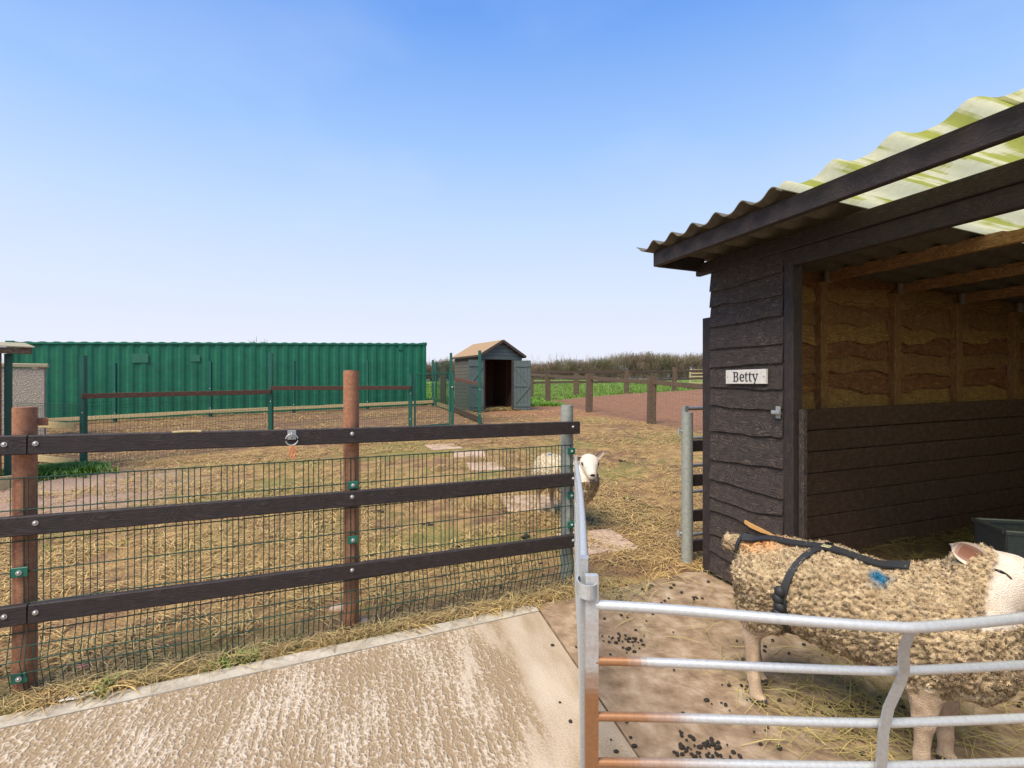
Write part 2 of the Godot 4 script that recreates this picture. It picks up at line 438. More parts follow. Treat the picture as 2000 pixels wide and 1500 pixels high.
func build_concrete() -> void:
	var uv := func(p: Vector2) -> Vector2:
		var q := p - Vector2(0.18, 3.64)   # ribs run along (-0.28, 0.96)
		return Vector2((q.x * 0.96 + q.y * 0.28) / 4.2 + 0.98, (-q.x * 0.28 + q.y * 0.96) / 2.8)
	# apron left of the joint, inner slab right of it
	poly_sheet("concrete_apron", PackedVector2Array([Vector2(-9, -0.85), Vector2(-2.416, 2.352), Vector2(0.19, 3.60), Vector2(0.555, 2.13), Vector2(2.05, -4), Vector2(-9, -4)]), 0.0, M.tamped, uv)
	poly_sheet("concrete_edge", PackedVector2Array([Vector2(-9.0, -0.68), Vector2(-2.46, 2.46), Vector2(-1.2, 3.075), Vector2(0.167, 3.72), Vector2(0.188, 3.606), Vector2(-2.414, 2.358), Vector2(-9, -0.844)]), 0.004, M.edge_strip, uv)
	poly_sheet("concrete_pen_floor", PackedVector2Array([Vector2(0.178, 3.72), Vector2(0.75, 3.98), Vector2(1.6, 4.42), Vector2(5.9, 5.87), Vector2(9, 6.9), Vector2(9, -4), Vector2(2.064, -4), Vector2(0.567, 2.13)]), -0.003, M.dirty_slab, uv)
	# rising bed of trodden litter inside the shelter
	var b := MB.new()
	var N := 40
	var nf := FastNoiseLite.new(); nf.seed = 77; nf.frequency = 2.2; nf.fractal_octaves = 3
	for i in N:
		for j in N:
			var q: Array[Vector3] = []
			var cs: Array[Color] = []
			for k in [[0, 0], [1, 0], [1, 1], [0, 1]]:
				var s: float = 0.15 + (i + k[0]) * 4.3 / N
				var t: float = -0.12 - (j + k[1]) * 4.1 / N
				var p := B(s, t, 0)
				var e := smoothstep(0.15, 1.0, s + nf.get_noise_2d(p.x, p.z) * 0.5)
				p.y += -0.02 + 0.045 * e + 0.02 * nf.get_noise_2d(p.x * 3, p.z * 3) * e
				q.append(p)
				cs.append(Color(0.13, 0.085, 0.05).lerp(Color(0.26, 0.19, 0.075), clampf(0.4 + nf.get_noise_2d(p.x * 2 + 9, p.z * 2), 0, 1)))
			var nn := (q[1] - q[0]).cross(q[3] - q[0]).normalized()
			if nn.y < 0: nn = -nn
			b.col = cs[0]
			b.quad(q[0], q[1], q[2], q[3], nn)
	var o := obj("litter_bed", b, M.ground)
	o.set_meta("kind", "structure")

# ---------- near fence
func bolt(p: Vector3, nrm: Vector3, r: float, parent: Node) -> void:
	var b := MB.new()
	b.rod(p - nrm * 0.004, p + nrm * 0.003, r, 10)
	b.ball(p + nrm * 0.003, Vector3(r * 0.72, r * 0.72, r * 0.72), 8)
	obj("bolt", b, M.steel, parent)
func wire(b: MB, path: PackedVector3Array, r: float) -> void:
	b.tube(path, r, 4)

func build_near_fence() -> void:
	var f := thing("paddock_fence", "dark stained three-rail fence with green wire mesh beside the concrete", "fence", Vector3(-1.03, 0, -3.3))
	var org := f.position
	var A := Vector3(-2.54, 0, -2.67); var C := Vector3(0.44, 0, -4.1)
	var dir := (C - A).normalized()
	var nrm := Vector3(-dir.z, 0, dir.x)
	if nrm.z < 0: nrm = -nrm
	var L := A.distance_to(C)
	var at := func(s: float, h: float, o: float) -> Vector3: return A + dir * s + Vector3.UP * h + nrm * o - org
	# posts: two rusty pipes, one galvanised, one more out of view on the left
	for q in [[-1.65, 1.47, "rust", 0.05], [0.0, 1.48, "rust", 0.05], [1.64, 1.69, "rust", 0.05], [L, 1.43, "old_galv", 0.05]]:
		var b := MB.new()
		var s: float = q[0]; var h: float = q[1]
		b.tube(PackedVector3Array([at.call(s, -0.15, 0), at.call(s, 0.5, 0), at.call(s, h - 0.006, 0), at.call(s, h, 0)]), q[3], 28, PackedFloat32Array([1, 1, 1, 0.93]))
		obj("post", b, M[q[2]], f)
	var hook := MB.new()
	hook.beam(at.call(0.045, 1.40, -0.02), at.call(0.085, 1.40, -0.03), 0.03, 0.04, Vector3.UP, 0.002)
	obj("lug", hook, M.rust, f)
	# rails on the near side
	var HL := [1.29, 0.885, 0.43]; var HR := [1.257, 0.854, 0.37]
	for k in 3:
		var cut := 0.045 if k != 1 else -0.3
		var b := MB.new()
		b.beam(at.call(cut, HL[k], 0.085), at.call(L + 0.055, HR[k], 0.085), 0.042, 0.098, Vector3.UP, 0.005, ro(), 24, -0.006)
		obj("rail", b, M.stain, f)
		b = MB.new()
		b.beam(at.call(-1.8, HL[k] + 0.012, 0.085), at.call(cut - 0.006, HL[k] + 0.001, 0.085), 0.042, 0.098, Vector3.UP, 0.005, ro(), 8)
		obj("rail", b, M.stain, f)
		for s in [-0.045, 0.075, 1.63, L - 0.01]:
			if k == 1 and s < 0: continue
			bolt(at.call(s, lerpf(HL[k], HR[k], s / L) + 0.008, 0.106), nrm, 0.013, f)
	# a torn strip of bare wood on the top edge of the top rail
	var sp := MB.new()
	sp.beam(at.call(0.66, HL[0] + 0.0405, 0.1), at.call(0.80, HL[0] + 0.0395, 0.1), 0.012, 0.012, Vector3.UP, 0.003, ro(), 4, 0.002)
	obj("splinter", sp, M.pale_wood, f)
	# wire mesh: rigid panel with a folded bulge low down
	var hs := [1.118, 0.955, 0.795, 0.638, 0.474, 0.326, 0.264, 0.2, 0.13, 0.02]
	var bulge := func(h: float) -> float:
		return 0.056 + 0.05 * clampf(1.0 - absf(h - 0.19) / 0.14, 0, 1)
	for seg in [[-1.75, 0.02], [0.03, L + 0.03]]:
		var b := MB.new()
		for h in hs:
			wire(b, PackedVector3Array([at.call(seg[0], h, bulge.call(h)), at.call((seg[0] + seg[1]) / 2, h, bulge.call(h)), at.call(seg[1], h, bulge.call(h))]), 0.0034)
		var s: float = seg[0]; var k := 0
		while s < seg[1]:
			var p := PackedVector3Array()
			for h in [1.122, 0.6, 0.335, 0.264, 0.19, 0.12, 0.05, 0.012]:
				p.append(at.call(s, h, bulge.call(h) - 0.004))
			wire(b, p, 0.0029)
			k += 1
			s += 0.03 if k % 6 < 4 else 0.052
		var o := obj("wire_mesh", b, M.wire_green, f)
		o.set_meta("kind", "stuff")
	for q in [[0.0, [0.64, 0.1]], [1.64, [0.945, 0.59]], [L, [1.07, 0.72, 0.49]]]:
		for h in q[1]:
			var b := MB.new()
			b.beam(at.call(q[0] - 0.032, h, 0.066), at.call(q[0] + 0.032, h, 0.066), 0.012, 0.05, Vector3.UP, 0.003)
			var o := obj("bracket", b, M.bracket_green, f)
			var b2 := MB.new()
			b2.rod(at.call(q[0], h, 0.07), at.call(q[0], h, 0.078), 0.013, 10)
			b2.ball(at.call(q[0], h, 0.078), Vector3.ONE * 0.008, 8)
			obj("bolt", b2, M.steel, o)
	# ring to tie animals to, and orange twine on it
	var rs := 1.275
	var rp := A + dir * rs + Vector3.UP * (lerpf(HL[0], HR[0], rs / L) + 0.012) + nrm * 0.107
	var r := thing("tie_ring", "galvanised tie ring on a small plate screwed to the top fence rail", "ring", rp)
	var pb := MB.new()
	pb.beam(Vector3.ZERO - dir * 0.024, dir * 0.024, 0.004, 0.058, Vector3.UP, 0.001)
	obj("plate", pb, M.galv, r)
	var sb := MB.new()
	var sp2 := PackedVector3Array()
	for i in 9:
		var a := PI * i / 8
		sp2.append(Vector3(0, 0.016 * cos(a) - 0.002, 0) + nrm * (0.018 * sin(a)))
	sb.tube(sp2, 0.004, 8)
	obj("staple", sb, M.galv, r)
	var rb := MB.new()
	var rr := PackedVector3Array()
	for i in 25:
		var a := TAU * i / 24
		rr.append(Vector3(0, -0.028, 0) + nrm * 0.016 + dir * (0.034 * sin(a)) + Vector3.UP * (0.034 * cos(a)))
	rb.tube(rr, 0.0045, 8)
	obj("ring", rb, M.galv, r)
	var tw := thing("twine_loop", "frayed orange baler twine hanging from the tie ring", "twine", rp + Vector3(0, -0.062, 0))
	for q in 3:
		var b := MB.new()
		var p := PackedVector3Array()
		for i in 9:
			var fr := i / 8.0
			p.append(nrm * 0.018 + dir * (0.022 * sin(fr * PI) * (1.0 - q * 0.6) - 0.008 * q * fr) + Vector3.DOWN * (0.085 * fr * (1.0 - 0.15 * q)))
		b.tube(p, 0.0028, 6)
		obj("strand", b, M.twine, tw)

# ---------- hurdles
func rusty(n: int, from: float, to: float, sd: float) -> PackedColorArray:   # rust patches that fade out with a ragged edge along a tube
	var a := PackedColorArray()
	for i in n:
		var f := float(i) / n
		var k := smoothstep(from, to, f + nz.get_noise_2d(i * 9.0, sd * 77.0) * 0.05)
		a.append(Color(0.42, 0.21, 0.10).lerp(Color(0.66, 0.68, 0.69), k))
	return a
func build_hurdles() -> void:
	# one runs from the galvanised post towards the viewer, the other across
	var a := Vector3(0.50, 0, -4.0); var b := Vector3(0.235, 0, -1.66)
	var h1 := thing("sheep_hurdle", "galvanised tubular sheep hurdle running up to the round galvanised fence post", "hurdle", a)
	var hs := [0.98, 0.82, 0.66, 0.50, 0.35, 0.20, 0.06]
	for i in hs.size():
		var m := MB.new()
		m.col = Color(0.66, 0.68, 0.69)
		var sag := PackedVector3Array()
		for k in 13:
			var f := k / 12.0
			sag.append(Vector3(0, hs[i], 0) + (b - a) * f + Vector3(0.012 * sin(f * PI), 0, 0))
		m.tube(sag, 0.0135 if i > 0 else 0.016, 14)
		obj("rail", m, M.hurdle_galv, h1)
	for q in [Vector3.ZERO, b - a]:
		var m := MB.new()
		m.col = Color(0.5, 0.52, 0.53)
		m.beam(q + Vector3(0, 0.0, 0), q + Vector3(0, 1.04, 0), 0.026, 0.04, (b - a).normalized(), 0.003)
		obj("upright", m, M.hurdle_galv, h1)
	var o2 := Vector3(0.262, 0, -1.61)
	var h2 := thing("sheep_hurdle", "bent galvanised sheep hurdle with rust-stained end post in front of the harnessed sheep", "hurdle", o2)
	var R := [0.905, 0.73, 0.555, 0.41, 0.27, 0.13]
	var bow := [0.15, 0.06, 0.035, 0.02, 0.01, 0.0]   # the hurdle is kicked out at the middle, most at the top
	for i in R.size():
		var m := MB.new()
		var p := PackedVector3Array()
		var x := 0.0
		while x < 1.86:
			var f := clampf(x / 0.88, 0, 1) if x < 0.88 else clampf((1.86 - x) / 0.98, 0, 1)
			var e := f * f * (3 - 2 * f) * 0.45 + f * 0.55
			p.append(Vector3(x, R[i] - 0.004 * e, bow[i] * e - x * 0.01))
			x += 0.02
		var cols := rusty(p.size(), 0.03, [0.0301, 0.10, 0.22, 0.24, 0.2, 0.2][i], i)
		if i == 0: cols = rusty(p.size(), -0.2, -0.1, 0)
		m.tube(p, 0.0155 if i == 0 else 0.0135, 14, PackedFloat32Array(), cols)
		obj("rail", m, M.hurdle_galv, h2)
	var up := MB.new()
	var pp := PackedVector3Array(); var cc := PackedColorArray()
	for k in 61:
		var h := 1.0 * k / 60
		pp.append(Vector3(-0.012, h, 0))
		cc.append(Color(0.36, 0.18, 0.085).lerp(Color(0.62, 0.64, 0.65), smoothstep(0.62, 0.84, h + nz.get_noise_2d(k * 11.0, 5) * 0.12)))
	up.sweep(pp, PackedVector2Array([Vector2(-0.02, -0.013), Vector2(0.02, -0.013), Vector2(0.02, 0.013), Vector2(-0.02, 0.013)]), Vector3(0, 0, 1), false, Vector2.ZERO, PackedFloat32Array(), cc)
	obj("end_post", up, M.hurdle_galv, h2)
	# loop that couples the two hurdles
	var lp := MB.new()
	lp.col = Color(0.6, 0.62, 0.63)
	var path := PackedVector3Array()
	for k in 25:
		var t := TAU * k / 24
		path.append(Vector3(-0.022 + 0.032 * cos(t), 0.955, -0.022 + 0.052 * sin(t)))
	lp.sweep(path, PackedVector2Array([Vector2(-0.0025, -0.022), Vector2(0.0025, -0.022), Vector2(0.0025, 0.022), Vector2(-0.0025, 0.022)]), Vector3.UP, false)
	obj("coupling_loop", lp, M.hurdle_galv, h2)
	var st := MB.new()   # buckled flat brace
	st.col = Color(0.5, 0.52, 0.53)
	st.sweep(PackedVector3Array([Vector3(0.875, 0.895, 0.148), Vector3(0.885, 0.82, 0.11), Vector3(0.905, 0.74, 0.085), Vector3(0.90, 0.70, 0.075), Vector3(0.878, 0.62, 0.06), Vector3(0.87, 0.54, 0.05), Vector3(0.872, 0.40, 0.035), Vector3(0.87, 0.13, 0.02)]), PackedVector2Array([Vector2(-0.016, -0.003), Vector2(0.016, -0.003), Vector2(0.016, 0.003), Vector2(-0.016, 0.003)]), Vector3(0, 0, 1), false)
	obj("brace", st, M.hurdle_galv, h2)
	var ue := MB.new()
	ue.col = Color(0.6, 0.62, 0.63)
	ue.beam(Vector3(1.86, 0, -0.02), Vector3(1.86, 1.0, -0.02), 0.026, 0.04, Vector3(0, 0, 1), 0.003)
	obj("upright", ue, M.hurdle_galv, h2)

# ---------- field shelter
func waney(p0: Vector3, along: Vector3, len: float, up: Vector3, out: Vector3, top: float, bot: float, wob: float, sd: float, thick := 0.018, lip := 0.022) -> MB:
	# a sawn board with one natural, wavy lower edge, its foot kicked out over the board below
	var b := MB.new()
	var n := maxi(10, int(len / 0.05))
	var off := ro()
	var rows := 4
	var grid: Array[PackedVector3Array] = []
	for i in n + 1:
		var f := float(i) / n
		var w := wob * (nz2.get_noise_2d(f * len * 90.0, sd * 131.0) * 1.6 + 0.3 * nz2.get_noise_2d(f * len * 400.0, sd * 57.0))
		var col := PackedVector3Array()
		for r in rows + 1:
			var g := float(r) / rows
			col.append(p0 + along * (f * len) + up * lerpf(top, bot + w, g) + out * (lerpf(0.002, lip, g) + thick))
		col.append(p0 + along * (f * len) + up * (bot + w + 0.004) + out * (lip))
		col.append(p0 + along * (f * len) + up * top + out * 0.002)
		grid.append(col)
	for i in n:
		for r in rows + 3:
			var r2 := (r + 1) % (rows + 3)
			var a := grid[i][r]; var d := grid[i + 1][r]; var e := grid[i + 1][r2]; var f := grid[i][r2]
			var nn := (d - a).cross(f - a).normalized()
			if r < rows and nn.dot(out) < 0: nn = -nn
			var u0 := i * len / n; var u1 := (i + 1) * len / n
			var v0 := r * 0.05; var v1 := (r + 1) * 0.05
			b.quad(a, d, e, f, nn, off + Vector2(u0, v0), off + Vector2(u1, v0), off + Vector2(u1, v1), off + Vector2(u0, v1))
	for e in 2:
		var g: PackedVector3Array = grid[0] if e == 0 else grid[n]
		var nn := -along if e == 0 else along
		for r in range(1, rows + 2):
			b.tri(g[0], g[r], g[r + 1], nn, nn, nn, off, off, off)
	return b

func build_shelter() -> void:
	var o := thing("field_shelter", "dark timber field shelter with corrugated roof and waney-edge cladding", "shelter", B(0, 0, 0))
	var O := o.position
	var w := B(1, 0, 0) - B(0, 0, 0); w.y = 0
	var u := B(0, 1, 0) - B(0, 0, 0)
	var add := func(called: String, s0: float, t0: float, h0: float, s1: float, t1: float, h1: float, wd: float, hg: float, m: String, up := Vector3.UP) -> Node:
		var b := MB.new()
		b.beam(B(s0, t0, h0) - O, B(s1, t1, h1) - O, wd, hg, up, 0.005, ro(), 8)
		return obj(called, b, M[m], o)
	# front wing wall boards
	var edges := [2.50, 2.374, 2.236, 2.074, 1.888, 1.742, 1.572, 1.426, 1.213, 0.988, 0.80, 0.66, 0.533, 0.36, 0.19, 0.03]
	for i in 15:
		var b := waney(B(0, -0.10, 0) - O, -u, 0.73, Vector3.UP, -w, edges[i] + 0.03, edges[i + 1], 0.03 if i > 6 else 0.018, i + 1.0)
		obj("cladding_board", b, M.barn_stain, o)
	var spl := MB.new()   # fresh wood where a board has split
	spl.sweep(PackedVector3Array([B(-0.05, -0.50, 0.555) - O, B(-0.05, -0.56, 0.54) - O, B(-0.05, -0.66, 0.53) - O, B(-0.05, -0.78, 0.525) - O]), PackedVector2Array([Vector2(-0.005, -0.016), Vector2(0.005, -0.016), Vector2(0.005, 0.016), Vector2(-0.005, 0.016)]), Vector3.UP, false, Vector2.ZERO, PackedFloat32Array([0.8, 1.0, 0.9, 0.3]))
	obj("split", spl, M.split_wood, o)
	# posts of the wing
	add.call("post", 0.06, -0.14, -0.05, 0.06, -0.14, 2.55, 0.075, 0.075, "stain", w)
	add.call("post", 0.015, -0.875, -0.05, 0.015, -0.875, 2.45, 0.075, 0.09, "stain", w)
	add.call("trim_post", 0.03, -0.94, -0.05, 0.03, -0.94, 1.425, 0.04, 0.04, "barn_stain", w)
	# tall post at the outer corner
	add.call("post", 0.03, -0.035, -0.05, 0.03, -0.035, 2.16, 0.10, 0.09, "stain", w)
	# latch keep on the wing
	var lk := MB.new()
	var lp := B(-0.045, -0.805, 1.40) - O
	lk.beam(lp - u * 0.02, lp + u * 0.02, 0.004, 0.085, Vector3.UP, 0.001)
	lk.beam(lp - w * 0.02 - u * 0.035, lp - w * 0.02 + u * 0.035, 0.02, 0.028, Vector3.UP, 0.006)
	obj("latch_keep", lk, M.galv, o)
	# header, fascia, end barge
	add.call("header_beam", -0.02, 0.06, 2.578, -0.02, -4.35, 2.578, 0.05, 0.10, "stain")
	add.call("header_beam", 0.005, -0.83, 2.471, 0.005, -4.35, 2.471, 0.06, 0.112, "stain")
	add.call("fascia", -0.48, 0.02, 2.628, -0.48, -4.4, 2.628, 0.045, 0.118, "stain")
	add.call("barge_board", -0.455, 0.02, 2.632, 0.0, 0.02, 2.622, 0.03, 0.125, "stain")
	# rafters over the bay and their hangers
	for s in [1.28, 2.25, 3.18, 4.15]:
		var h: float = 2.585 - 0.05 * (s - 1.28) - 0.02 * s
		add.call("rafter", s, -0.10, h, s, -4.3, h, 0.05, 0.10, "raw_wood")
		add.call("wall_post", s - 0.03, -0.075, -0.05, s - 0.03, -0.075, h - 0.05, 0.075, 0.09, "raw_wood", w)
		var hb := MB.new()
		hb.beam(B(s, -0.13, h - 0.055) - O, B(s, -0.13, h + 0.05) - O, 0.058, 0.03, u, 0.002)
		obj("hanger", hb, M.galv, o)
	# far end wall: cladding seen from inside, kick boards below
	var ie := [2.62, 2.47, 2.30, 2.13, 1.98, 1.83, 1.66, 1.50, 1.30, 1.08, 0.84, 0.60, 0.36, 0.12, -0.02]
	for i in 14:
		var b := waney(B(0.09, 0.0, 0) - O, (B(4.4, 0, 0) - B(0.09, 0, 0)).normalized(), 4.35, Vector3.UP, -u, ie[i] + 0.07, ie[i + 1], 0.06, 40.0 + i, 0.016, 0.045)
		obj("cladding_board", b, M[["raw_red", "raw_gold", "raw_wood", "raw_gold", "raw_red", "raw_wood"][i % 6]], o)
	var kh := 0.0
	for i in 7:
		var hh := 0.192
		add.call("kick_board", 0.12, -0.138, kh + hh / 2, 4.3, -0.138 + 0.004 * (i % 2), kh + hh / 2 + rng.randf() * 0.003, 0.028, hh - rng.randf_range(0.003, 0.009), "kick_wood")
		kh += hh + 0.002
	# back wall and near end, mostly out of view
	for i in 14:
		var hb := 0.17
		add.call("wall_board", 4.5, 0.0, 0.085 + i * hb, 4.5, -4.35, 0.085 + i * hb, 0.022, hb - 0.002, "raw_wood")
		add.call("wall_board", 0.0, -4.37, 0.085 + i * hb, 4.48, -4.37, 0.085 + i * hb, 0.022, hb - 0.002, "barn_stain")
	# corrugated roof sheets: fibre cement, two clear ones, fibre cement again
	var sheets := [[0.15, -0.70, 0.235, 0], [-0.66, -1.33, 0.235, 0], [-1.29, -2.36, 0.30, 1], [-2.32, -3.4, 0.30, 1], [-3.36, -4.45, 0.235, 0]]
	for q in sheets:
		var b := MB.new()
		var pitch: float = q[2]
		var n := int(absf(q[1] - q[0]) / 0.0118)
		var clear: bool = q[3] == 1
		var lift: float = 0.006 if clear else 0.0
		var wav := func(t: float) -> float:
			var ph := fposmod((t - 0.15) / pitch, 1.0)
			return 0.052 * pow(0.5 + 0.5 * cos(ph * TAU), 1.7)
		var ns := 130 if clear else 6
		for i in n:
			var t0: float = lerpf(q[0], q[1], float(i) / n)
			var t1: float = lerpf(q[0], q[1], float(i + 1) / n)
			var y0: float = wav.call(t0) + lift
			var y1: float = wav.call(t1) + lift
			for k in ns:
				var s0 := lerpf(-0.58, 4.62, float(k) / ns); var s1 := lerpf(-0.58, 4.62, float(k + 1) / ns)
				var r0 := 2.692 - 0.045 * (s0 + 0.5) - 0.02 * maxf(s0, 0); var r1 := 2.692 - 0.045 * (s1 + 0.5) - 0.02 * maxf(s1, 0)
				var a := B(s0, t0, r0 + y0) - O; var c := B(s0, t1, r0 + y1) - O; var d := B(s1, t1, r1 + y1) - O; var e := B(s1, t0, r1 + y0) - O
				var nn := (c - a).cross(e - a).normalized()
				if nn.y < 0: nn = -nn
				if clear:
					# algae grows in bands along the troughs
					var ph := fposmod((t0 - 0.15) / pitch, 1.0)
					var alg := smoothstep(0.05, 0.42, nz2.get_noise_2d(t0 * 1100.0, s0 * 30.0) * 0.8 + nz2.get_noise_2d(t0 * 600.0 + 40, s0 * 220.0) * 0.6 + 0.30 * (1.0 if ph > 0.52 and ph < 0.72 else 0.0) + 0.12 * (1.0 if ph > 0.3 and ph < 0.8 else 0.0))
					b.col = Color(0.86, 0.86, 0.60).lerp(Color(0.46, 0.50, 0.05), alg * 0.85)
				b.quad(a, c, d, e, nn, Vector2(t0, s0), Vector2(t1, s0), Vector2(t1, s1), Vector2(t0, s1))
				if not clear:
					var th := Vector3(0, 0.007, 0)
					b.quad(a + th, c + th, d + th, e + th, nn)
					if k == 0: b.quad(a, c, c + th, a + th, -w)
		obj("clear_roof_sheet" if clear else "roof_sheet", b, M.sheet_clear if clear else M.sheet_dark, o)
	# name sign
	var sp := B(-0.055, -0.517, 1.655)
	var sg := thing("name_sign", "small white wooden sign reading Betty screwed to the dark cladding", "sign", sp)
	var bb := MB.new()
	bb.beam(u * 0.2, -u * 0.2, 0.016, 0.108, Vector3.UP, 0.002, ro())
	obj("board", bb, M.sign_white, sg)
	var tm := TextMesh.new()
	var sf := SystemFont.new()
	sf.font_names = PackedStringArray(["Droid Serif"])
	tm.font = sf; tm.text = "Betty"; tm.font_size = 64; tm.pixel_size = 0.0016; tm.depth = 0.004
	var basis := Basis(-u.normalized(), Vector3.UP, -w.normalized())
	inst("lettering", tm, M.sign_ink, sg, Transform3D(basis, -w * 0.0095))
	for t in [-0.18, 0.18]:
		var sc := MB.new()
		sc.rod(u * t - w * 0.007, u * t - w * 0.011, 0.006, 10)
		obj("screw", sc, M.steel, sg)

func build_side_gate() -> void:
	var p := thing("gate_post", "round galvanised gate post beside the shelter corner", "post", P(1.56, 4.56))
	var b := MB.new()
	b.tube(PackedVector3Array([Vector3(0, -0.15, 0), Vector3(0, 1.33, 0), Vector3(0, 1.337, 0)]), 0.05, 28, PackedFloat32Array([1, 1, 0.93]))
	obj("shaft", b, M.old_galv, p)
	for h in [1.17, 0.26]:
		b = MB.new()
		b.rod(Vector3(-0.045, h, 0), Vector3(-0.085, h, 0.0), 0.011, 8)
		b.rod(Vector3(-0.075, h - 0.03, 0), Vector3(-0.075, h + 0.02, 0), 0.013, 8)
		obj("hinge_pin", b, M.galv, p)
	var dir := Vector3(0.943, 0, -0.332)
	var gt := thing("field_gate", "galvanised tubular gate folded back behind the shelter wall", "gate", P(1.66, 4.86))
	for h in [1.345, 1.06, 0.80, 0.55, 0.33, 0.14]:
		b = MB.new()
		b.rod(Vector3(0, h, 0), dir * 2.0 + Vector3(0, h, 0), 0.02 if h > 1.2 else 0.015, 10)
		obj("rail", b, M.galv, gt)
	for s in [-0.02, 2.02]:
		b = MB.new()
		b.beam(dir * s + Vector3(0, 0.08, 0), dir * s + Vector3(0, 1.37, 0), 0.045, 0.045, dir, 0.004)
		obj("upright", b, M.galv, gt)
	var rf := thing("board_fence", "short run of dark boards between the galvanised gate post and the shelter", "fence", P(1.6, 4.60))
	for h in [1.03, 0.72, 0.40, 0.13]:
		b = MB.new()
		b.beam(Vector3(0, h, 0) , dir * 1.2 + Vector3(0, h, 0), 0.04, 0.1, Vector3.UP, 0.004, ro())
		obj("rail", b, M.stain, rf)
	# feed trough in the shelter
	var tp: Vector3 = B(2.25, -0.95, 0.05)
	var tr := thing("feed_trough", "galvanised steel trough standing on the straw inside the shelter", "trough", tp)
	var ax := Vector3(0.97, 0, 0.24); var ay := Vector3(0.24, 0, -0.97)
	var c := [[0, 0], [1.3, 0], [1.3, 0.42], [0, 0.42]]
	for i in 4:
		var p0: Vector3 = ax * c[i][0] + ay * c[i][1]
		var p1: Vector3 = ax * c[(i + 1) % 4][0] + ay * c[(i + 1) % 4][1]
		var e := (p1 - p0).normalized() * 0.006
		b = MB.new()
		b.beam(p0 + e + Vector3(0, 0.13, 0), p1 - e + Vector3(0, 0.13, 0), 0.006, 0.25, Vector3.UP, 0.001)
		obj("side", b, M.old_galv, tr)
		b = MB.new()
		b.beam(p0 - e * 2 + Vector3(0, 0.275, 0), p1 + e * (2 if i % 2 == 0 else -3) + Vector3(0, 0.275, 0), 0.035, 0.04, Vector3.UP, 0.008)
		obj("rim", b, M.galv, tr)
	b = MB.new()
	b.beam(ay * 0.21 + ax * 0.01 + Vector3(0, 0.015, 0), ay * 0.21 + ax * 1.29 + Vector3(0, 0.015, 0), 0.40, 0.01, Vector3.UP, 0.001)
	obj("floor_plate", b, M.old_galv, tr)

# ---------- sheep: tapered capsules joined by a smooth minimum, meshed as surface nets
class Field:
	var a: Array[Vector3] = []
	var ab: Array[Vector3] = []
	var ll := PackedFloat32Array()
	var ra := PackedFloat32Array()
	var rb := PackedFloat32Array()
	var k := PackedFloat32Array()
	func bone(p: Vector3, q: Vector3, r0: float, r1: float, blend := 0.05) -> void:
		a.append(p); ab.append(q - p); ll.append(maxf((q - p).length_squared(), 1e-6)); ra.append(r0); rb.append(r1); k.append(blend)
	func at(p: Vector3) -> float:
		var f := 10.0
		for i in a.size():
			var pa := p - a[i]
			var t := clampf(pa.dot(ab[i]) / ll[i], 0.0, 1.0)
			var d := (pa - ab[i] * t).length() - lerpf(ra[i], rb[i], t)
			var kk := k[i]
			var h := maxf(kk - absf(f - d), 0.0) / kk
			f = minf(f, d) - h * h * kk * 0.25
		return f
	func grad(p: Vector3) -> Vector3:
		var e := 0.004
		return Vector3(at(p + Vector3(e, 0, 0)) - at(p - Vector3(e, 0, 0)), at(p + Vector3(0, e, 0)) - at(p - Vector3(0, e, 0)), at(p + Vector3(0, 0, e)) - at(p - Vector3(0, 0, e))).normalized()
	func march(p: Vector3, dir: Vector3, off: float) -> Vector3:
		for i in 60:
			var d := at(p) - off
			p += dir * d * 0.8
			if absf(d) < 0.0005: break
		return p

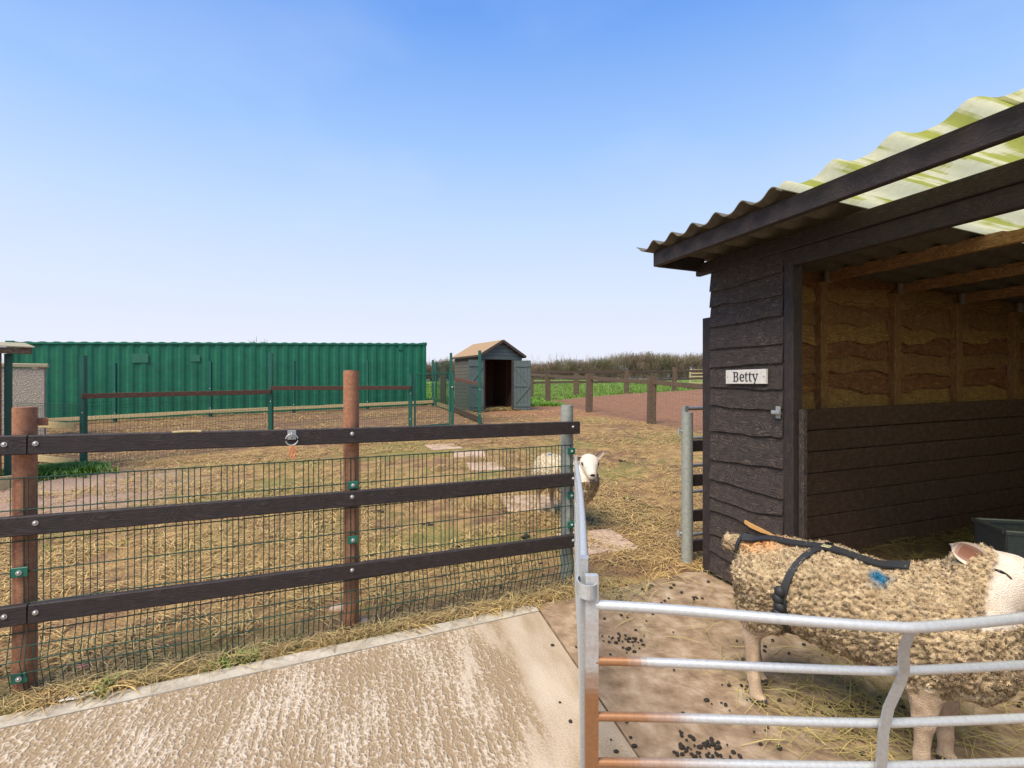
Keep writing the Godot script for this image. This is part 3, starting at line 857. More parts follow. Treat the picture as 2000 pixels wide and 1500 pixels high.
func nets(F: Field, lo: Vector3, hi: Vector3, cell: float) -> Array:   # [vertices, indices]
	var nx := int((hi.x - lo.x) / cell) + 2; var ny := int((hi.y - lo.y) / cell) + 2; var nzz := int((hi.z - lo.z) / cell) + 2
	var val := PackedFloat32Array(); val.resize(nx * ny * nzz); val.fill(1.0)
	var vid := PackedInt32Array(); vid.resize(nx * ny * nzz); vid.fill(-1)
	var bs := 6
	var blocks := []
	for bx in range(0, nx, bs):
		for by in range(0, ny, bs):
			for bz in range(0, nzz, bs):
				var c := lo + Vector3(bx + bs * 0.5, by + bs * 0.5, bz + bs * 0.5) * cell
				var d := F.at(c)
				var inside := d < 0
				if absf(d) < cell * bs * 0.95 + 0.01:
					blocks.append([bx, by, bz])
					for x in range(bx, mini(bx + bs, nx)):
						for y in range(by, mini(by + bs, ny)):
							for z in range(bz, mini(bz + bs, nzz)):
								val[(x * ny + y) * nzz + z] = F.at(lo + Vector3(x, y, z) * cell)
				elif inside:
					for x in range(bx, mini(bx + bs, nx)):
						for y in range(by, mini(by + bs, ny)):
							for z in range(bz, mini(bz + bs, nzz)):
								val[(x * ny + y) * nzz + z] = -1.0
	var v := PackedVector3Array()
	var idx := PackedInt32Array()
	var offs := [0, nzz * ny, nzz, nzz * ny + nzz, 1, nzz * ny + 1, nzz + 1, nzz * ny + nzz + 1]
	var corner := [Vector3(0, 0, 0), Vector3(1, 0, 0), Vector3(0, 1, 0), Vector3(1, 1, 0), Vector3(0, 0, 1), Vector3(1, 0, 1), Vector3(0, 1, 1), Vector3(1, 1, 1)]
	var edges := [[0, 1], [2, 3], [4, 5], [6, 7], [0, 2], [1, 3], [4, 6], [5, 7], [0, 4], [1, 5], [2, 6], [3, 7]]
	for q in blocks:
		for x in range(q[0], mini(q[0] + bs, nx - 1)):
			for y in range(q[1], mini(q[1] + bs, ny - 1)):
				for z in range(q[2], mini(q[2] + bs, nzz - 1)):
					var i0 := (x * ny + y) * nzz + z
					var m := 0
					for e in 8:
						if val[i0 + offs[e]] < 0: m += 1
					if m == 0 or m == 8: continue
					var s := Vector3.ZERO; var cnt := 0
					for e in edges:
						var va := val[i0 + offs[e[0]]]; var vb := val[i0 + offs[e[1]]]
						if (va < 0) != (vb < 0):
							s += corner[e[0]].lerp(corner[e[1]], va / (va - vb)); cnt += 1
					vid[i0] = v.size()
					v.append(lo + (Vector3(x, y, z) + s / cnt) * cell)
	var sx := nzz * ny; var sy := nzz
	for q in blocks:
		for x in range(maxi(q[0], 1), mini(q[0] + bs, nx - 1)):
			for y in range(maxi(q[1], 1), mini(q[1] + bs, ny - 1)):
				for z in range(maxi(q[2], 1), mini(q[2] + bs, nzz - 1)):
					var i0 := (x * ny + y) * nzz + z
					var f0 := val[i0] < 0
					for ax in 3:
						var st: int = [sx, sy, 1][ax]
						var f1 := val[i0 + st] < 0
						if f0 == f1: continue
						var u: int = [sy, 1, sx][ax]; var w: int = [1, sx, sy][ax]
						var p := vid[i0]; var r := vid[i0 - u]; var t := vid[i0 - u - w]; var l := vid[i0 - w]
						if p < 0 or r < 0 or t < 0 or l < 0: continue
						if f0: idx.append_array([p, t, r, p, l, t])
						else: idx.append_array([p, r, t, p, t, l])
	return [v, idx]

func smooth_normals(v: PackedVector3Array, idx: PackedInt32Array) -> PackedVector3Array:
	var n := PackedVector3Array(); n.resize(v.size())
	for i in range(0, idx.size(), 3):
		var f := (v[idx[i + 2]] - v[idx[i]]).cross(v[idx[i + 1]] - v[idx[i]])
		n[idx[i]] += f; n[idx[i + 1]] += f; n[idx[i + 2]] += f
	for i in n.size():
		n[i] = n[i].normalized()
	return n

# wool(p) -> 0 bare skin .. 1 fleece ; paint(p, base) -> colour
func sheep_body(F: Field, lo: Vector3, hi: Vector3, cell: float, amp: float, wool: Callable, paint: Callable, parent: Node3D, sd: int) -> void:
	var r := nets(F, lo, hi, cell)
	var v: PackedVector3Array = r[0]; var idx: PackedInt32Array = r[1]
	var n := smooth_normals(v, idx)
	var lumps := FastNoiseLite.new(); lumps.seed = sd; lumps.noise_type = FastNoiseLite.TYPE_CELLULAR; lumps.frequency = 31.0; lumps.fractal_octaves = 2; lumps.cellular_return_type = FastNoiseLite.RETURN_DISTANCE2_SUB
	var folds := FastNoiseLite.new(); folds.seed = sd + 1; folds.frequency = 9.0; folds.fractal_octaves = 3
	var c := PackedColorArray(); c.resize(v.size())
	for i in v.size():
		var p := v[i]
		var k: float = wool.call(p)
		if k > 0.01:
			var wq := Vector3(folds.get_noise_3d(p.x, p.y * 0.7, p.z), folds.get_noise_3d(p.x + 7, p.y, p.z), 0) * 0.03
			var low := smoothstep(0.62, 0.45, p.y)
			var ce := lumps.get_noise_3d((p.x + wq.x) * 1.15, (p.y + wq.y) * lerpf(0.8, 0.3, low), (p.z + wq.y) * 1.1) + 1.0   # 0 in the cracks
			var h := smoothstep(0.0, 0.25, ce)
			v[i] += n[i] * (k * amp * (h - 0.6 + 0.9 * folds.get_noise_3d(p.x * 0.7, p.y * 0.5, p.z * 0.7)))
		c[i] = paint.call(p, k)
	n = smooth_normals(v, idx)
	var arr := []
	arr.resize(Mesh.ARRAY_MAX)
	arr[Mesh.ARRAY_VERTEX] = v; arr[Mesh.ARRAY_NORMAL] = n; arr[Mesh.ARRAY_COLOR] = c; arr[Mesh.ARRAY_INDEX] = idx
	var m := ArrayMesh.new()
	m.add_surface_from_arrays(Mesh.PRIMITIVE_TRIANGLES, arr)
	inst("body", m, M.wool, parent, Transform3D.IDENTITY)
	# short curled locks of wool all over the fleece
	var lb := MB.new()
	for i in 6:
		var a := TAU * i / 6.0 + rng.randf()
		var o := Vector3(cos(a), 0, sin(a))
		var sd2 := Vector3(-sin(a), 0, cos(a)) * 0.10
		var p0 := o * 0.12; var p1 := o * 0.35 + Vector3.UP * rng.randf_range(0.3, 0.5); var p2 := o * rng.randf_range(0.5, 0.9) + Vector3.UP * rng.randf_range(0.35, 0.7)
		lb.quad(p0 - sd2, p0 + sd2, p1 + sd2, p1 - sd2, (Vector3.UP + o * 0.3).normalized())
		lb.quad(p1 - sd2, p1 + sd2, p2 + sd2 * 0.4, p2 - sd2 * 0.4, (Vector3.UP + o * 0.3).normalized())
	var mm := MultiMesh.new()
	mm.transform_format = MultiMesh.TRANSFORM_3D; mm.use_colors = true; mm.mesh = lb.mesh()
	var tr := []; var lc := PackedColorArray()
	for i in v.size():
		if rng.randf() > 0.62 or wool.call(v[i]) < 0.7: continue
		var up := (n[i] + Vector3(rng.randf_range(-0.4, 0.4), rng.randf_range(-0.6, 0.2), rng.randf_range(-0.4, 0.4))).normalized()
		var sx := up.cross(Vector3(0.31, 0.2, 0.93)).normalized()
		var b := Basis(sx, up, sx.cross(up)).rotated(up, rng.randf() * TAU)
		tr.append(Transform3D(b.scaled_local(Vector3.ONE * rng.randf_range(0.006, 0.015)), v[i] - n[i] * 0.002))
		lc.append(c[i] * rng.randf_range(0.85, 1.18))
	mm.instance_count = tr.size()
	for i in tr.size():
		mm.set_instance_transform(i, tr[i]); mm.set_instance_color(i, lc[i])
	var mi := MultiMeshInstance3D.new()
	mi.name = "fleece_locks"; mi.multimesh = mm; mi.material_override = M.lock
	mi.set_meta("kind", "stuff")
	parent.add_child(mi)

func sheep_ear(base: Vector3, tip: Vector3, face: Vector3, width: float, parent: Node3D, inner: Color) -> void:
	# a cupped leaf: outer skin pale, inside darker
	var b := MB.new()
	var ax := tip - base
	var side := ax.cross(face).normalized()
	var up := side.cross(ax).normalized()
	if up.dot(face) < 0: up = -up
	var N := 10; var K := 8
	var pt := func(i: int, j: int, o: float) -> Vector3:
		var f := float(i) / N
		var g := float(j) / K * 2 - 1
		var wd := width * pow(sin(PI * clampf(f * 0.88 + 0.12, 0, 1)), 0.55)
		return base + ax * f + side * (wd * g) + up * (-0.30 * width * (1 - g * g) - o)
	for i in N:
		for j in K:
			for q in 2:
				var o := 0.0 if q == 0 else 0.006 * sin(PI * (j + 0.5) / K)
				var a: Vector3 = pt.call(i, j, o); var d: Vector3 = pt.call(i + 1, j, o); var e: Vector3 = pt.call(i + 1, j + 1, o); var f: Vector3 = pt.call(i, j + 1, o)
				var nn := (d - a).cross(f - a).normalized()
				if nn.dot(up) * (1 if q == 0 else -1) < 0: nn = -nn
				var rim := absf(float(j) + 0.5 - K / 2.0) / (K / 2.0)
				b.col = inner.lerp(Color(0.7, 0.6, 0.5), smoothstep(0.55, 0.9, maxf(rim, float(i) / N * 0.95))) if q == 0 else Color(0.7, 0.63, 0.54)
				b.quad(a, d, e, f, nn)
	obj("ear", b, M.ear_skin, parent)

func ribbon(F: Field, pts: Array, width: float, off: float, called: String, parent: Node, m: Material) -> Node:
	# pts: points near the fleece; each is laid onto it
	var b := MB.new()
	var c: Array[Vector3] = []; var nn: Array[Vector3] = []
	for p in pts:
		var g := F.grad(p)
		var q := F.march(p, -g, off)
		c.append(q); nn.append(F.grad(q))
	for i in c.size() - 1:
		var t0 := (c[mini(i + 1, c.size() - 1)] - c[maxi(i - 1, 0)]).normalized()
		var t1 := (c[mini(i + 2, c.size() - 1)] - c[i]).normalized()
		var s0 := t0.cross(nn[i]).normalized() * width / 2; var s1 := t1.cross(nn[i + 1]).normalized() * width / 2
		var n0 := nn[i] * 0.004; var n1 := nn[i + 1] * 0.004
		var u := i * 0.02
		b.quad(c[i] - s0 + n0, c[i + 1] - s1 + n1, c[i + 1] + s1 + n1, c[i] + s0 + n0, nn[i], Vector2(u, 0), Vector2(u + 0.02, 0), Vector2(u + 0.02, width), Vector2(u, width))
		b.quad(c[i] - s0, c[i + 1] - s1, c[i + 1] + s1, c[i] + s0, -nn[i])
		b.quad(c[i] - s0 - n0, c[i + 1] - s1 - n1, c[i + 1] - s1 + n1, c[i] - s0 + n0, -s0.normalized())
		b.quad(c[i] + s0 - n0, c[i + 1] + s1 - n1, c[i + 1] + s1 + n1, c[i] + s0 + n0, s0.normalized())
	return obj(called, b, m, parent)

func legs(F: Field, front: bool, hip: Vector3, knee: Vector3, ank: Vector3, foot: Vector3, r: float) -> void:
	F.bone(hip, knee, r * 2.6, r * 1.25, 0.06)
	F.bone(knee, ank, r * 1.15, r * 0.82, 0.025)
	F.bone(ank, foot + Vector3(0, 0.035, 0), r * 0.9, r * 0.95, 0.02)
	F.bone(foot + Vector3(-0.005, 0.02, 0), foot + Vector3(0.028, 0.018, 0), r * 0.95, r * 0.75, 0.015)

func build_sheep() -> void:
	# the harnessed ewe in the pen
	var X := Vector3(0.66, 0, 0.75).normalized()
	var bs := Basis(X, Vector3.UP, X.cross(Vector3.UP))
	var ew := thing("sheep", "cream fleeced sheep wearing a black harness with a blue mark on its shoulder", "sheep", Vector3(1.57, 0, -2.34))
	ew.basis = bs
	var F := Field.new()
	F.bone(Vector3(-0.33, 0.615, 0), Vector3(-0.10, 0.605, 0), 0.20, 0.205, 0.05)
	F.bone(Vector3(-0.10, 0.60, 0), Vector3(0.30, 0.595, 0), 0.205, 0.205, 0.08)
	F.bone(Vector3(0.05, 0.53, 0), Vector3(0.30, 0.53, 0), 0.17, 0.18, 0.08)
	F.bone(Vector3(-0.36, 0.58, 0.06), Vector3(-0.38, 0.46, 0.085), 0.155, 0.10, 0.07)
	F.bone(Vector3(-0.36, 0.58, -0.06), Vector3(-0.42, 0.46, -0.08), 0.155, 0.10, 0.07)
	F.bone(Vector3(0.33, 0.56, 0.0), Vector3(0.38, 0.52, -0.01), 0.19, 0.165, 0.07)
	F.bone(Vector3(0.33, 0.66, -0.01), Vector3(0.41, 0.79, -0.05), 0.165, 0.115, 0.07)
	F.bone(Vector3(0.18, 0.765, 0.0), Vector3(0.27, 0.785, -0.01), 0.05, 0.055, 0.04)   # ruff behind the neck
	F.bone(Vector3(0.40, 0.70, -0.03), Vector3(0.44, 0.76, -0.06), 0.12, 0.10, 0.05)
	F.bone(Vector3(-0.50, 0.745, 0.0), Vector3(-0.575, 0.74, 0.0), 0.05, 0.035, 0.04)   # tail stump
	# head
	F.bone(Vector3(0.430, 0.865, -0.065), Vector3(0.50, 0.845, -0.09), 0.074, 0.078, 0.04)
	F.bone(Vector3(0.50, 0.838, -0.09), Vector3(0.645, 0.775, -0.155), 0.074, 0.046, 0.04)
	F.bone(Vector3(0.47, 0.80, -0.075), Vector3(0.60, 0.745, -0.135), 0.068, 0.042, 0.04)
	F.bone(Vector3(0.452, 0.905, -0.035), Vector3(0.50, 0.893, -0.05), 0.022, 0.02, 0.03)   # brow
	legs(F, false, Vector3(-0.36, 0.50, 0.09), Vector3(-0.425, 0.335, 0.10), Vector3(-0.415, 0.12, 0.10), Vector3(-0.40, 0.0, 0.10), 0.032)
	legs(F, false, Vector3(-0.40, 0.50, -0.09), Vector3(-0.50, 0.335, -0.085), Vector3(-0.485, 0.12, -0.085), Vector3(-0.47, 0.0, -0.085), 0.032)
	legs(F, true, Vector3(0.27, 0.45, 0.11), Vector3(0.27, 0.25, 0.13), Vector3(0.262, 0.11, 0.13), Vector3(0.262, 0.0, 0.13), 0.030)
	legs(F, true, Vector3(0.29, 0.45, -0.09), Vector3(0.31, 0.25, -0.083), Vector3(0.305, 0.11, -0.083), Vector3(0.305, 0.0, -0.083), 0.030)
	var headc := Vector3(0.52, 0.83, -0.09)
	var wool := func(p: Vector3) -> float:
		var k := smoothstep(0.33, 0.42, p.y + 0.02 * sin(p.x * 60))
		var hx := (p - Vector3(0.405, 0.80, -0.06)).dot(Vector3(0.80, -0.32, -0.33).normalized())
		if p.y > 0.68: k *= 1.0 - smoothstep(-0.02, 0.015, hx)
		return k
	var nf := FastNoiseLite.new(); nf.seed = 3; nf.frequency = 14.0; nf.fractal_octaves = 4
	var paint := func(p: Vector3, k: float) -> Color:
		var q := nf.get_noise_3d(p.x, p.y, p.z)
		var fleece := Color(0.57, 0.445, 0.28).lerp(Color(0.41, 0.30, 0.175), clampf(0.35 + q * 1.3, 0, 1))
		# grubby specks of mud in the wool
		fleece = fleece.lerp(Color(0.30, 0.21, 0.13), smoothstep(0.22, 0.5, nf.get_noise_3d(p.x * 1.7 + 20, p.y * 1.7, p.z * 1.7)) * 0.7)
		fleece = fleece.lerp(Color(0.78, 0.36, 0.11), 0.75 * smoothstep(0.14, 0.03, (p - Vector3(-0.40, 0.80, 0.04)).length() + q * 0.06))
		fleece = fleece.lerp(Color(0.005, 0.15, 0.30), smoothstep(0.058, 0.02, (p - Vector3(0.115, 0.765, 0.105)).length() + q * 0.03))
		var skin := Color(0.78, 0.70, 0.62).lerp(Color(0.62, 0.48, 0.36), clampf(q * 1.2, 0, 1))
		if p.y < 0.4:
			skin = Color(0.62, 0.48, 0.35).lerp(Color(0.4, 0.28, 0.18), clampf(0.2 + q * 1.5, 0, 1))
			if p.y < 0.035: skin = Color(0.05, 0.04, 0.03)
		if (p - Vector3(0.668, 0.775, -0.165)).length() < 0.035: skin = Color(0.25, 0.15, 0.13)
		return skin.lerp(fleece, k)
	sheep_body(F, Vector3(-0.62, -0.02, -0.30), Vector3(0.74, 0.98, 0.28), 0.0085, 0.020, wool, paint, ew, 41)
	# eye with dark rims and a tear line
	for e in [Vector3(0.478, 0.872, 0.0), Vector3(0.448, 0.872, -0.155)]:
		var g := F.grad(e)
		var q := F.march(e, -g, 0.0)
		var t := Vector3(0.85, -0.35, -0.35).slide(g).normalized()
		var b := MB.new()
		b.ball(q - g * 0.002, Vector3(0.019, 0.007, 0.006), 12, Basis(t, g.cross(t) , g).orthonormalized())
		var eye := obj("eye", b, M.eye_black, ew)
		ribbon(F, [q + t * 0.014, q + t * 0.022 + Vector3(0, -0.006, 0), q + t * 0.03 + Vector3(0, -0.013, 0)], 0.005, 0.0005, "tear_line", eye, M.dung)
	sheep_ear(Vector3(0.438, 0.900, -0.005), Vector3(0.345, 0.958, 0.060), Vector3(0.3, 0.1, 1), 0.044, ew, Color(0.24, 0.11, 0.07))
	sheep_ear(Vector3(0.405, 0.895, -0.125), Vector3(0.37, 0.885, -0.24), Vector3(0.6, 0.2, -0.7), 0.032, ew, Color(0.24, 0.11, 0.07))
	# harness: spine strap from tail to withers, girth strap, breech strap
	var hn := Node3D.new(); hn.name = "harness"
	ew.add_child(hn)
	var sp := []
	for i in 41:
		var f := i / 40.0
		sp.append(Vector3(lerpf(-0.50, 0.20, f), 0.86 - 0.05 * pow(1.0 - f, 8.0), 0.045))
	ribbon(F, sp, 0.05, 0.014, "back_strap", hn, M.black_strap)
	for sg in [1.0, -1.0]:
		var gs := []
		for i in 29:
			var a := deg_to_rad(lerpf(4.0, 150.0, i / 28.0))
			gs.append(Vector3(-0.10 - 0.13 * sin(minf(a, PI / 2)), 0.60 + 0.25 * cos(a), sg * 0.25 * sin(a)))
		ribbon(F, gs, 0.032, 0.013, "girth_strap", hn, M.black_strap)
		var br := []
		for i in 17:
			var a := i / 16.0
			br.append(Vector3(-0.50 - 0.06 * sin(a * PI / 2), 0.80 - 0.16 * a, sg * (0.02 + 0.075 * sin(a * PI * 0.9))))
		ribbon(F, br, 0.018, 0.013, "breech_strap", hn, M.black_strap)
	var kn := MB.new()
	var kp := F.march(Vector3(-0.225, 0.62, 0.3), Vector3(0, 0, -1), 0.02)
	for i in 4:
		kn.ball(kp + Vector3(-0.015 - 0.008 * (i % 2), 0.02 - 0.035 * i, 0.004), Vector3(0.024, 0.03, 0.013), 10, Basis(Vector3(0, 0, 1), 0.4 * i))
	obj("strap_knot", kn, M.black_strap, hn)
	var st := MB.new()
	var tp := F.march(Vector3(-0.105, 0.9, 0.045), Vector3.DOWN, 0.020)
	for q in [[-1, -1, 1, -1], [1, -1, 1, 1], [1, 1, -1, 1], [-1, 1, -1, -1], [-1, -1, 1, 1], [-1, 1, 1, -1]]:
		st.rod(tp + Vector3(q[0] * 0.016, 0.0, q[1] * 0.016), tp + Vector3(q[2] * 0.016, 0.0, q[3] * 0.016), 0.0018, 5)
	obj("stitching", st, M.stitch, hn)

	# the sheep looking round the fence post
	X = Vector3(0.46, 0, 0.89).normalized()
	var sh := thing("sheep", "pale sheep with white face looking out from behind the wire mesh fence", "sheep", P(0.55, 5.75))
	sh.basis = Basis(X, Vector3.UP, X.cross(Vector3.UP))
	var E := Field.new()
	var inv := sh.basis.inverse()
	var T := func(x: float, h: float, d: float) -> Vector3: return inv * (Vector3(x, 0, -d) - Vector3(sh.position.x, 0, sh.position.z)) + Vector3(0, h - sh.position.y, 0)
	E.bone(Vector3(-0.26, 0.545, 0), Vector3(0.24, 0.53, 0), 0.185, 0.185, 0.05)
	E.bone(Vector3(-0.30, 0.48, 0.06), Vector3(-0.32, 0.38, 0.08), 0.12, 0.08, 0.06)
	E.bone(Vector3(-0.30, 0.48, -0.06), Vector3(-0.32, 0.38, -0.08), 0.12, 0.08, 0.06)
	E.bone(Vector3(0.24, 0.50, 0.0), T.call(0.755, 0.58, 5.36), 0.17, 0.135, 0.08)
	E.bone(T.call(0.745, 0.44, 5.36), T.call(0.755, 0.60, 5.34), 0.10, 0.12, 0.07)
	E.bone(T.call(0.75, 0.56, 5.36), T.call(0.79, 0.77, 5.36), 0.12, 0.085, 0.06)
	var poll: Vector3 = T.call(0.80, 0.79, 5.31); var muz: Vector3 = T.call(0.80, 0.695, 5.13)
	E.bone(poll, poll.lerp(muz, 0.45), 0.084, 0.07, 0.04)
	E.bone(poll.lerp(muz, 0.4), muz, 0.066, 0.048, 0.03)
	E.bone(poll.lerp(muz, 0.2) + Vector3(0, -0.035, 0), muz + Vector3(0, -0.025, 0), 0.055, 0.034, 0.03)
	for s in [1.0, -1.0]:   # brows
		var fs: Vector3 = (muz - poll).cross(Vector3.UP).normalized() * s
		E.bone(poll.lerp(muz, 0.05) + fs * 0.05 + Vector3(0, 0.02, 0), poll.lerp(muz, 0.3) + fs * 0.05 + Vector3(0, 0.01, 0), 0.045, 0.036, 0.03)
	legs(E, false, Vector3(-0.29, 0.40, 0.085), Vector3(-0.36, 0.27, 0.09), Vector3(-0.345, 0.10, 0.09), Vector3(-0.33, -0.005, 0.09), 0.025)
	legs(E, false, Vector3(-0.29, 0.40, -0.085), Vector3(-0.35, 0.27, -0.09), Vector3(-0.335, 0.10, -0.09), Vector3(-0.32, 0.01, -0.09), 0.025)
	var fl: Vector3 = T.call(0.742, 0.0, 5.40)
	fl.y = 0.0
	legs(E, true, fl + Vector3(-0.02, 0.36, 0), fl + Vector3(0, 0.22, 0), fl + Vector3(0, 0.10, 0), fl + Vector3(0, -0.02, 0), 0.027)
	legs(E, true, Vector3(0.23, 0.40, -0.08), Vector3(0.25, 0.22, -0.08), Vector3(0.245, 0.10, -0.08), Vector3(0.245, -0.01, -0.08), 0.025)
	var fdir := (muz - poll).normalized()
	var fside := fdir.cross(Vector3.UP).normalized()
	var fup := fside.cross(fdir).normalized()
	var wool2 := func(p: Vector3) -> float:
		var k := smoothstep(0.27, 0.36, p.y)
		if p.y > 0.55 and (p - poll).dot(Vector3(fdir.x, 0.25, fdir.z)) > -0.03 and p.distance_to(poll.lerp(muz, 0.5)) < 0.2: k *= 1.0 - smoothstep(-0.03, 0.0, (p - poll).dot(Vector3(fdir.x, 0.25, fdir.z)))
		return k
	var paint2 := func(p: Vector3, k: float) -> Color:
		var q := nf.get_noise_3d(p.x + 3, p.y, p.z)
		var fleece := Color(0.70, 0.61, 0.45).lerp(Color(0.52, 0.41, 0.26), clampf(0.3 + q * 1.3, 0, 1))
		if p.x > 0.1: fleece = fleece.lerp(Color(0.33, 0.225, 0.11), clampf(0.65 + q * 1.2, 0, 1) * smoothstep(0.1, 0.25, p.x))   # brown stained neck wool
		fleece = fleece.lerp(Color(0.02, 0.17, 0.32), smoothstep(0.035, 0.01, (p - Vector3(-0.19, 0.725, 0.03)).length() + q * 0.02))
		var skin := Color(0.80, 0.74, 0.66).lerp(Color(0.66, 0.54, 0.4), clampf(q, 0, 1))
		if p.y < 0.36:
			skin = Color(0.60, 0.48, 0.35).lerp(Color(0.42, 0.3, 0.2), clampf(0.2 + q, 0, 1))
			if p.y < 0.03: skin = Color(0.05, 0.04, 0.03)
		return skin.lerp(fleece, k)
	sheep_body(E, Vector3(-0.52, -0.06, -0.30), Vector3(0.74, 0.92, 0.30), 0.011, 0.014, wool2, paint2, sh, 52)
	for s in [1.0, -1.0]:
		var e: Vector3 = poll.lerp(muz, 0.22) + fside * (s * 0.115) + fup * 0.05 + fdir * 0.03
		var q := E.march(e, -E.grad(e), 0.0)
		var g := E.grad(q)
		var b := MB.new()
		b.ball(q - g * 0.003, Vector3(0.024, 0.013, 0.012), 10, Basis(fdir.slide(g).normalized(), g.cross(fdir).normalized(), g).orthonormalized())
		obj("eye", b, M.eye_black, sh)
		ribbon(E, [q + fdir * 0.012, q + fdir * 0.024 - fup * 0.006, q + fdir * 0.038 - fup * 0.014], 0.005, 0.001, "tear_line", sh, M.dung)
	var nb := MB.new()
	var np := E.march(muz + fdir * 0.08 + fup * 0.02, -fdir, 0.0)
	nb.ball(np - fdir * 0.004, Vector3(0.026, 0.014, 0.010), 12, Basis(fside, fup, -fdir))
	nb.ball(np - fdir * 0.006 - fup * 0.02, Vector3(0.007, 0.016, 0.008), 8, Basis(fside, fup, -fdir))
	obj("nose", nb, M.eye_black, sh)
	var mb := MB.new()
	var mp := E.march(muz + fdir * 0.08 - fup * 0.035, -fdir, 0.0)
	mb.ball(mp - fdir * 0.004, Vector3(0.028, 0.005, 0.012), 10, Basis(fside, fup, -fdir))
	obj("mouth", mb, M.dung, sh)
	sheep_ear(poll - fside * 0.06 + fup * 0.04, poll - fside * 0.155 + Vector3(0, 0.115, 0), fdir, 0.036, sh, Color(0.62, 0.5, 0.42))
	sheep_ear(poll + fside * 0.065 + fup * 0.035, poll + fside * 0.175 + Vector3(0, 0.03, 0), fdir, 0.036, sh, Color(0.22, 0.11, 0.06))

# ---------- background things
func build_container() -> void:
	var A := Vector3(-15.3, 0.33, -15.5); var C := Vector3(-3.56, 0.74, -21.25)
	var o := thing("shipping_container", "long dark green corrugated steel shipping container behind the mesh enclosure", "container", A)
	var dir := (C - A).normalized()
	var L := A.distance_to(C)
	var back := Vector3(dir.z, 0, -dir.x).normalized()
	if back.z > 0: back = -back
	var H := 2.56; var W := 2.44
	var at := func(s: float, h: float, d: float) -> Vector3: return dir * s + Vector3.UP * h + back * d
	for side in 2:   # long walls with pressed corrugation
		var b := MB.new()
		var s := 0.12; var st := 0
		var steps := [[0.07, 0.036], [0.068, 0.0], [0.072, -0.036], [0.068, 0.0]]
		var dep := 0.026
		var d0: float = 0.03 if side == 0 else W - 0.03
		var sg := 1.0 if side == 0 else -1.0
		while s < L - 0.15:
			var ln: float = [0.11, 0.07, 0.11, 0.07][st % 4]
			var a0: float = [0.0, 0.0, dep, dep][st % 4]
			var a1: float = [0.0, dep, dep, 0.0][st % 4]
			var e := minf(s + ln, L - 0.12)
			var p := [at.call(s, 0.14, d0 + sg * a0), at.call(e, 0.14, d0 + sg * a1), at.call(e, H - 0.08, d0 + sg * a1), at.call(s, H - 0.08, d0 + sg * a0)]
			var nn: Vector3 = (p[1] - p[0]).cross(p[3] - p[0]).normalized()
			if nn.dot(back) * sg > 0: nn = -nn
			b.quad(p[0], p[1], p[2], p[3], nn)
			s = e; st += 1
		obj("corrugated_panel", b, M.container_green, o)
	for e in [0.0, L]:
		var b := MB.new()
		var s0 := 0.06 if e == 0.0 else L - 0.06
		b.beam(at.call(s0, 1.3, 0.1), at.call(s0, 1.3, W - 0.1), 0.05, H - 0.1, Vector3.UP, 0.004)
		obj("end_wall", b, M.container_green, o)
		for d in [0.06, W - 0.06]:
			b = MB.new()
			b.beam(at.call(s0, 0.0, d), at.call(s0, H, d), 0.13, 0.13, dir, 0.01)
			obj("corner_post", b, M.container_green, o)
			for h in [0.06, H - 0.04]:
				b = MB.new()
				b.beam(at.call(s0 - 0.085, h, d), at.call(s0 + 0.085, h, d), 0.17, 0.13, Vector3.UP, 0.015)
				var cst := obj("corner_casting", b, M.container_green, o)
				b = MB.new()
				b.ball(at.call(s0, h, d - (0.09 if d < 1 else -0.09)), Vector3(0.035, 0.03, 0.01), 8)
				obj("hole", b, M.dung, cst)
	for q in [[0.07, 0.11, 0.16], [H - 0.05, 0.05, 0.06]]:
		for d in [0.03, W - 0.03]:
			var b := MB.new()
			b.beam(at.call(0.14, q[0], d), at.call(L - 0.14, q[0], d), 0.05, q[2], Vector3.UP, 0.006)
			obj("side_rail", b, M.container_green, o)
	var rb := MB.new()
	var n := 150
	for i in n:   # roof with shallow cross corrugation
		var s0 := 0.1 + (L - 0.2) * i / n; var s1 := 0.1 + (L - 0.2) * (i + 1) / n
		var h0: float = H - 0.015 + (0.022 if (i / 2) % 2 == 0 else 0.0); var h1: float = H - 0.015 + (0.022 if ((i + 1) / 2) % 2 == 0 else 0.0)
		rb.quad(at.call(s0, h0, 0.02), at.call(s1, h1, 0.02), at.call(s1, h1, W - 0.02), at.call(s0, h0, W - 0.02), Vector3.UP)
		rb.quad(at.call(s0, h0 - 0.03, 0.015), at.call(s1, h1 - 0.03, 0.015), at.call(s1, h1, 0.015), at.call(s0, h0, 0.015), -back)
	obj("roof", rb, M.container_green, o)
	for q in [[3.1, 2.02, 0.44, 0.3], [4.72, 2.0, 0.3, 0.22]]:
		var b := MB.new()
		b.beam(at.call(q[0], q[1], 0.018), at.call(q[0] + q[2], q[1], 0.018), 0.012, q[3], Vector3.UP, 0.003)
		obj("patch_plate", b, M.container_patch, o)
	var vb := MB.new()
	vb.beam(at.call(L - 1.15, H - 0.2, 0.02), at.call(L - 1.02, H - 0.2, 0.02), 0.05, 0.2, Vector3.UP, 0.01)
	obj("vent", vb, M.container_green, o)

